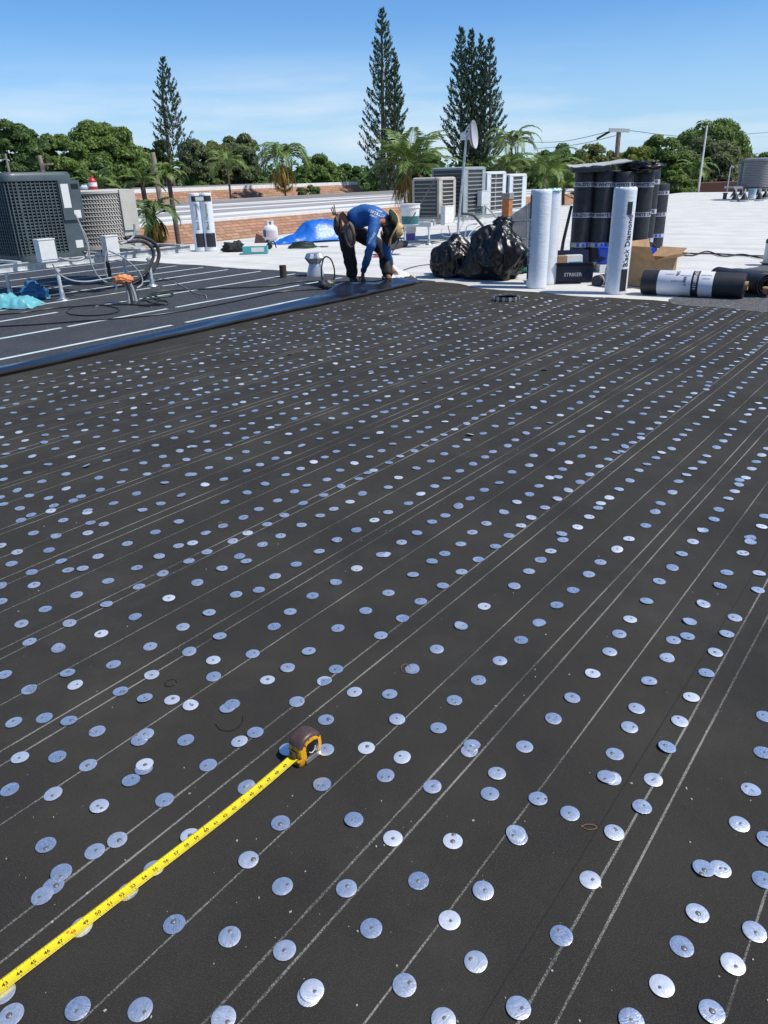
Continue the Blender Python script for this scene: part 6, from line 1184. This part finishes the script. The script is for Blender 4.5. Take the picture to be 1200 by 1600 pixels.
CW_, NW_ = [], []; rs = np.random.RandomState(77)
for k in range(90):
    x = -60 + 15 * k + rs.uniform(-8, 8); Yw = rs.uniform(100, 120); hy = 250 - .0295 * (x - 600) + rs.uniform(-6, 14); p = PY(x, hy, Yw); r = rs.uniform(2.0, 3.6); nl = 420
    d = rs.normal(size=(nl, 3)); d /= np.linalg.norm(d, axis=1)[:, None]; d[:, 2] = np.abs(d[:, 2]); h = p.z - r
    CW_.append(np.array([p.x, p.y, h]) + d * r * rs.uniform(.8, 1.05, (nl, 1)) - np.stack([np.zeros(nl), np.zeros(nl), rs.uniform(0, 3.5, nl)], 1)); NW_.append(d)
V, F = leaves(np.concatenate(CW_), np.concatenate(NW_), .62)
hold = thing('hold', 'x', 'x'); o = np_mesh('far_woods', V, F, LM[1], hold); o.parent = None; o['kind'] = 'stuff'; bpy.data.objects.remove(hold)
# ---- Norfolk pines
NP = leafmat('pine_needles', (.035, .065, .035), (.085, .13, .07), .6, .1)
def pine(label, tops, xb, yb, Y, wmax, seed, zb=-4.2):
    Y = clearY(xb, Y, mg=.5); sc_ = Y / 52; rs = np.random.RandomState(seed); base = PY(xb, yb, Y); base.z = zb; t = thing('norfolk_pine', label, 'pine tree', base); CC, NN = [], []
    for (xt, yt, wk_, ysp) in tops:
        tp = PY(xt, yt, Y); split = PY(xt if len(tops) < 3 else xt, ysp, Y)
        tr = M(); H = tp.z - zb
        tr.tube([base, Vector((base.x * .4 + split.x * .6, Y, zb + H * .35)), split, tp], [.20 * sc_, .15 * sc_, .09 * sc_, .015], 8); part('trunk', tr, BARK, t)
        zlow = PY(xb, yb, Y).z + .2; zz = tp.z - .25; k = 0
        while zz > zlow:
            f = (tp.z - zz) / (tp.z - zlow); px_ = wk_ * (.06 + .95 * min(1, f * 1.25) ** .80) * (1 if f < .86 else 1.05)
            ln0 = (PY(600 + px_, 300, Y) - PY(600, 300, Y)).length; fr = (zz - zb) / H
            cx = tp.x + (split.x - tp.x) * 0 + (base.x - tp.x) * max(0, min(1, (split.z - zz) / max(.1, split.z - zb))) * .6
            nb = 8; a0 = rs.uniform(0, 6.28)
            for j in range(nb):
                a = a0 + 2 * math.pi * j / nb + rs.normal() * .14; ln = ln0 * rs.uniform(.70, 1.15); m = int(max(16, ln * 74 / sc_)); s = rs.uniform(.10, 1, m) ** .62
                rise = ln * (.12 * s + .60 * s ** 2.4) - .10 * ln; zz_ = zz + rs.normal() * .07 * sc_
                x = cx + math.cos(a) * ln * s; y = Y + math.sin(a) * ln * s; z = zz_ + rise
                thick = (.02 + .07 * np.sin(np.clip(s, 0, 1) * 2.5)) * sc_ * min(1, .35 + ln * .6)
                o = rs.normal(size=(m, 3)) * thick[:, None] * .6; CC.append(np.stack([x, y, z], 1) + o); NN.append(np.stack([math.cos(a) * (.9 - .5 * s), math.sin(a) * (.9 - .5 * s), .25 + 1.0 * s], 1) + rs.normal(size=(m, 3)) * .35)
            zz -= (.30 + .32 * f) * sc_; k += 1
    C = np.concatenate(CC); N = np.concatenate(NN); V, F = leaves(C, np.cross(N, rs.normal(size=N.shape)), .078 * sc_, 2.4, axis=N); np_mesh('foliage', V, F, NP, t)
    return t
pine('slim single-topped dark pine standing alone at left', [(254, 88, 27, 160)], 266, 250, 52, 24, 1)
pine('tallest dark pine with a second lower top on its right', [(597, 11, 36, 120), (617, 82, 24, 190)], 598, 292, 50, 36, 2)
pine('dark pine with four slender tops splaying apart', [(721, 43, 32, 205), (737, 45, 26, 205), (752, 53, 25, 205), (766, 58, 27, 205)], 742, 262, 54, 30, 3)
# ---- palms
PM = leafmat('palm_leaf', (.08, .15, .035), (.24, .32, .09), .45, .2); PMY = leafmat('palm_yellow', (.24, .13, .02), (.42, .27, .06), .6, .2); PMD = leafmat('palm_dark', (.05, .10, .03), (.14, .20, .06), .45, .15)
def palm(label, xc, yc, ybase, Y, size, fr, m_, seed, droop=.9, zb=-4.2, lw=.05, lf=.5, dead=0, up=.5, name='palm_tree', leafl=28):
    Y0 = Y; Y = clearY(xc, Y, .25); size *= Y / Y0; lw *= Y / Y0; rs = np.random.RandomState(seed); c = PY(xc, yc, Y); b = PY(xc, ybase, Y); base = Vector((b.x + .15, Y, zb)); t = thing(name, label, 'palm', base, 'palms around the roofs')
    mb = M(); mb.tube([base, base * .5 + c * .5 + Vector((.06, 0, 0)), c], [.11, .075, .06], 10); part('trunk', mb, BARK, t); VV = [[], []]; rach = M()
    for k in range(fr + dead):
        isd = k >= fr; a = 2.399 * k + rs.normal() * .2; el = (1.35 - 1.35 * (k / max(1, fr)) ** .9 * (1 - up * .4)) if not isd else -.5 + rs.uniform(-.5, .1); L_ = size * rs.uniform(.8, 1.1) * (.85 if isd else 1)
        dirh = Vector((math.cos(a), math.sin(a), 0)); pts_ = []; p = c.copy(); e = el
        for i in range(13):
            pts_.append(p.copy()); p += (dirh * math.cos(e) + ZD * math.sin(e)) * (L_ / 12); e -= droop / 12 * (1.1 + 1.2 * (i / 12))
        rach.tube(pts_, [.022 * (1 - i / 14) for i in range(13)], 4)
        for q in range(leafl):
            s = .16 + .83 * q / leafl; f_ = s * 12; i = min(int(f_), 11); pp = pts_[i].lerp(pts_[i + 1], f_ - i); tg = (pts_[i + 1] - pts_[i]).normalized(); sd = tg.cross(ZD).normalized(); nn = sd.cross(tg)
            ll = size * lf * math.sin(min(1, .25 + s * .95) * math.pi * .82 + .25) * rs.uniform(.85, 1.1)
            for sg in (1, -1):
                d = (sd * sg * .8 + tg * .65 + nn * (.28 - .2 * rs.rand()) - ZD * (.15 if not isd else .8)).normalized(); mid = pp + d * ll * .5; tip = pp + d * ll - ZD * ll * (.22 + (.3 if isd else 0)); wv = tg * lw * .5
                VV[1 if isd else 0] += [pp - wv * .5, mid - wv, tip, mid + wv, ]
    part('rachises', rach, BARK if 0 else PM, t)
    for k, (vv, mm) in enumerate(zip(VV, (m_, PMY))):
        if vv: V = np.array([tuple(v) for v in vv]); np_mesh('fronds' if k == 0 else 'dead_fronds', V, np.arange(len(V)).reshape(-1, 4), mm, t)
    return t
palm('large stiff feathery palm left of the pale air conditioners', 640, 262, 322, 28, 1.95, 20, PM, 1, .75, lw=.07, lf=.34, dead=3, up=.2, leafl=26)
palm('palm with orange dead fronds beside the left roof edge', 240, 338, 400, 19, .95, 11, PMD, 2, 1.5, lw=.045, lf=.35, dead=9, up=.6)
palm('green upright palm behind the pale pole at left', 222, 286, 330, 20.5, .75, 10, PM, 3, .9, lw=.045, lf=.35, up=0)
palm('bright palm clump right of the pale pole at left', 262, 272, 320, 22.5, .7, 12, PM, 33, 1.3, lw=.045, lf=.35, up=.4)
palm('thin-trunked small palm in front of the far shingle band', 355, 258, 315, 33, 1.35, 10, PM, 4, 1.4, lw=.05, lf=.32, up=.3)
palm('coconut palm with pale drooping fronds left of the round tree', 441, 250, 300, 45, 2.3, 18, PM, 5, 1.7, lw=.09, lf=.30, dead=7, up=.9)
palm('coconut palm standing above the trees at centre right', 799, 228, 300, 42, 2.0, 16, PM, 6, 1.5, lw=.08, lf=.26, up=.7)
palm('broad low palm right of the pale air conditioners', 852, 274, 330, 27, 1.5, 16, PM, 7, 1.2, lw=.05, lf=.36, up=.5)
palm('low palm just left of the black rolls', 880, 290, 340, 26, 1.1, 13, PM, 8, 1.3, lw=.05, lf=.36, up=.5)
palm('yellowish palm between the coconut palm and the white units', 792, 262, 320, 36, 1.3, 12, PM, 9, 1.4, lw=.06, lf=.34, dead=4, up=.5)
palm('small palm left of the antenna mast beyond the roof', 1084, 268, 300, 52, 1.9, 12, PM, 10, 1.5, lw=.09, lf=.3, dead=5, up=.6)
palm('low palm at lower left edge beside the dark unit', -6, 392, 430, 19, .9, 9, PM, 11, 1.5, lw=.05, lf=.35, dead=5, up=.6)
palm('tall grassy palm behind the red bottle', 150, 292, 330, 19, .8, 10, PM, 12, 1.0, lw=.045, lf=.35, up=.3)
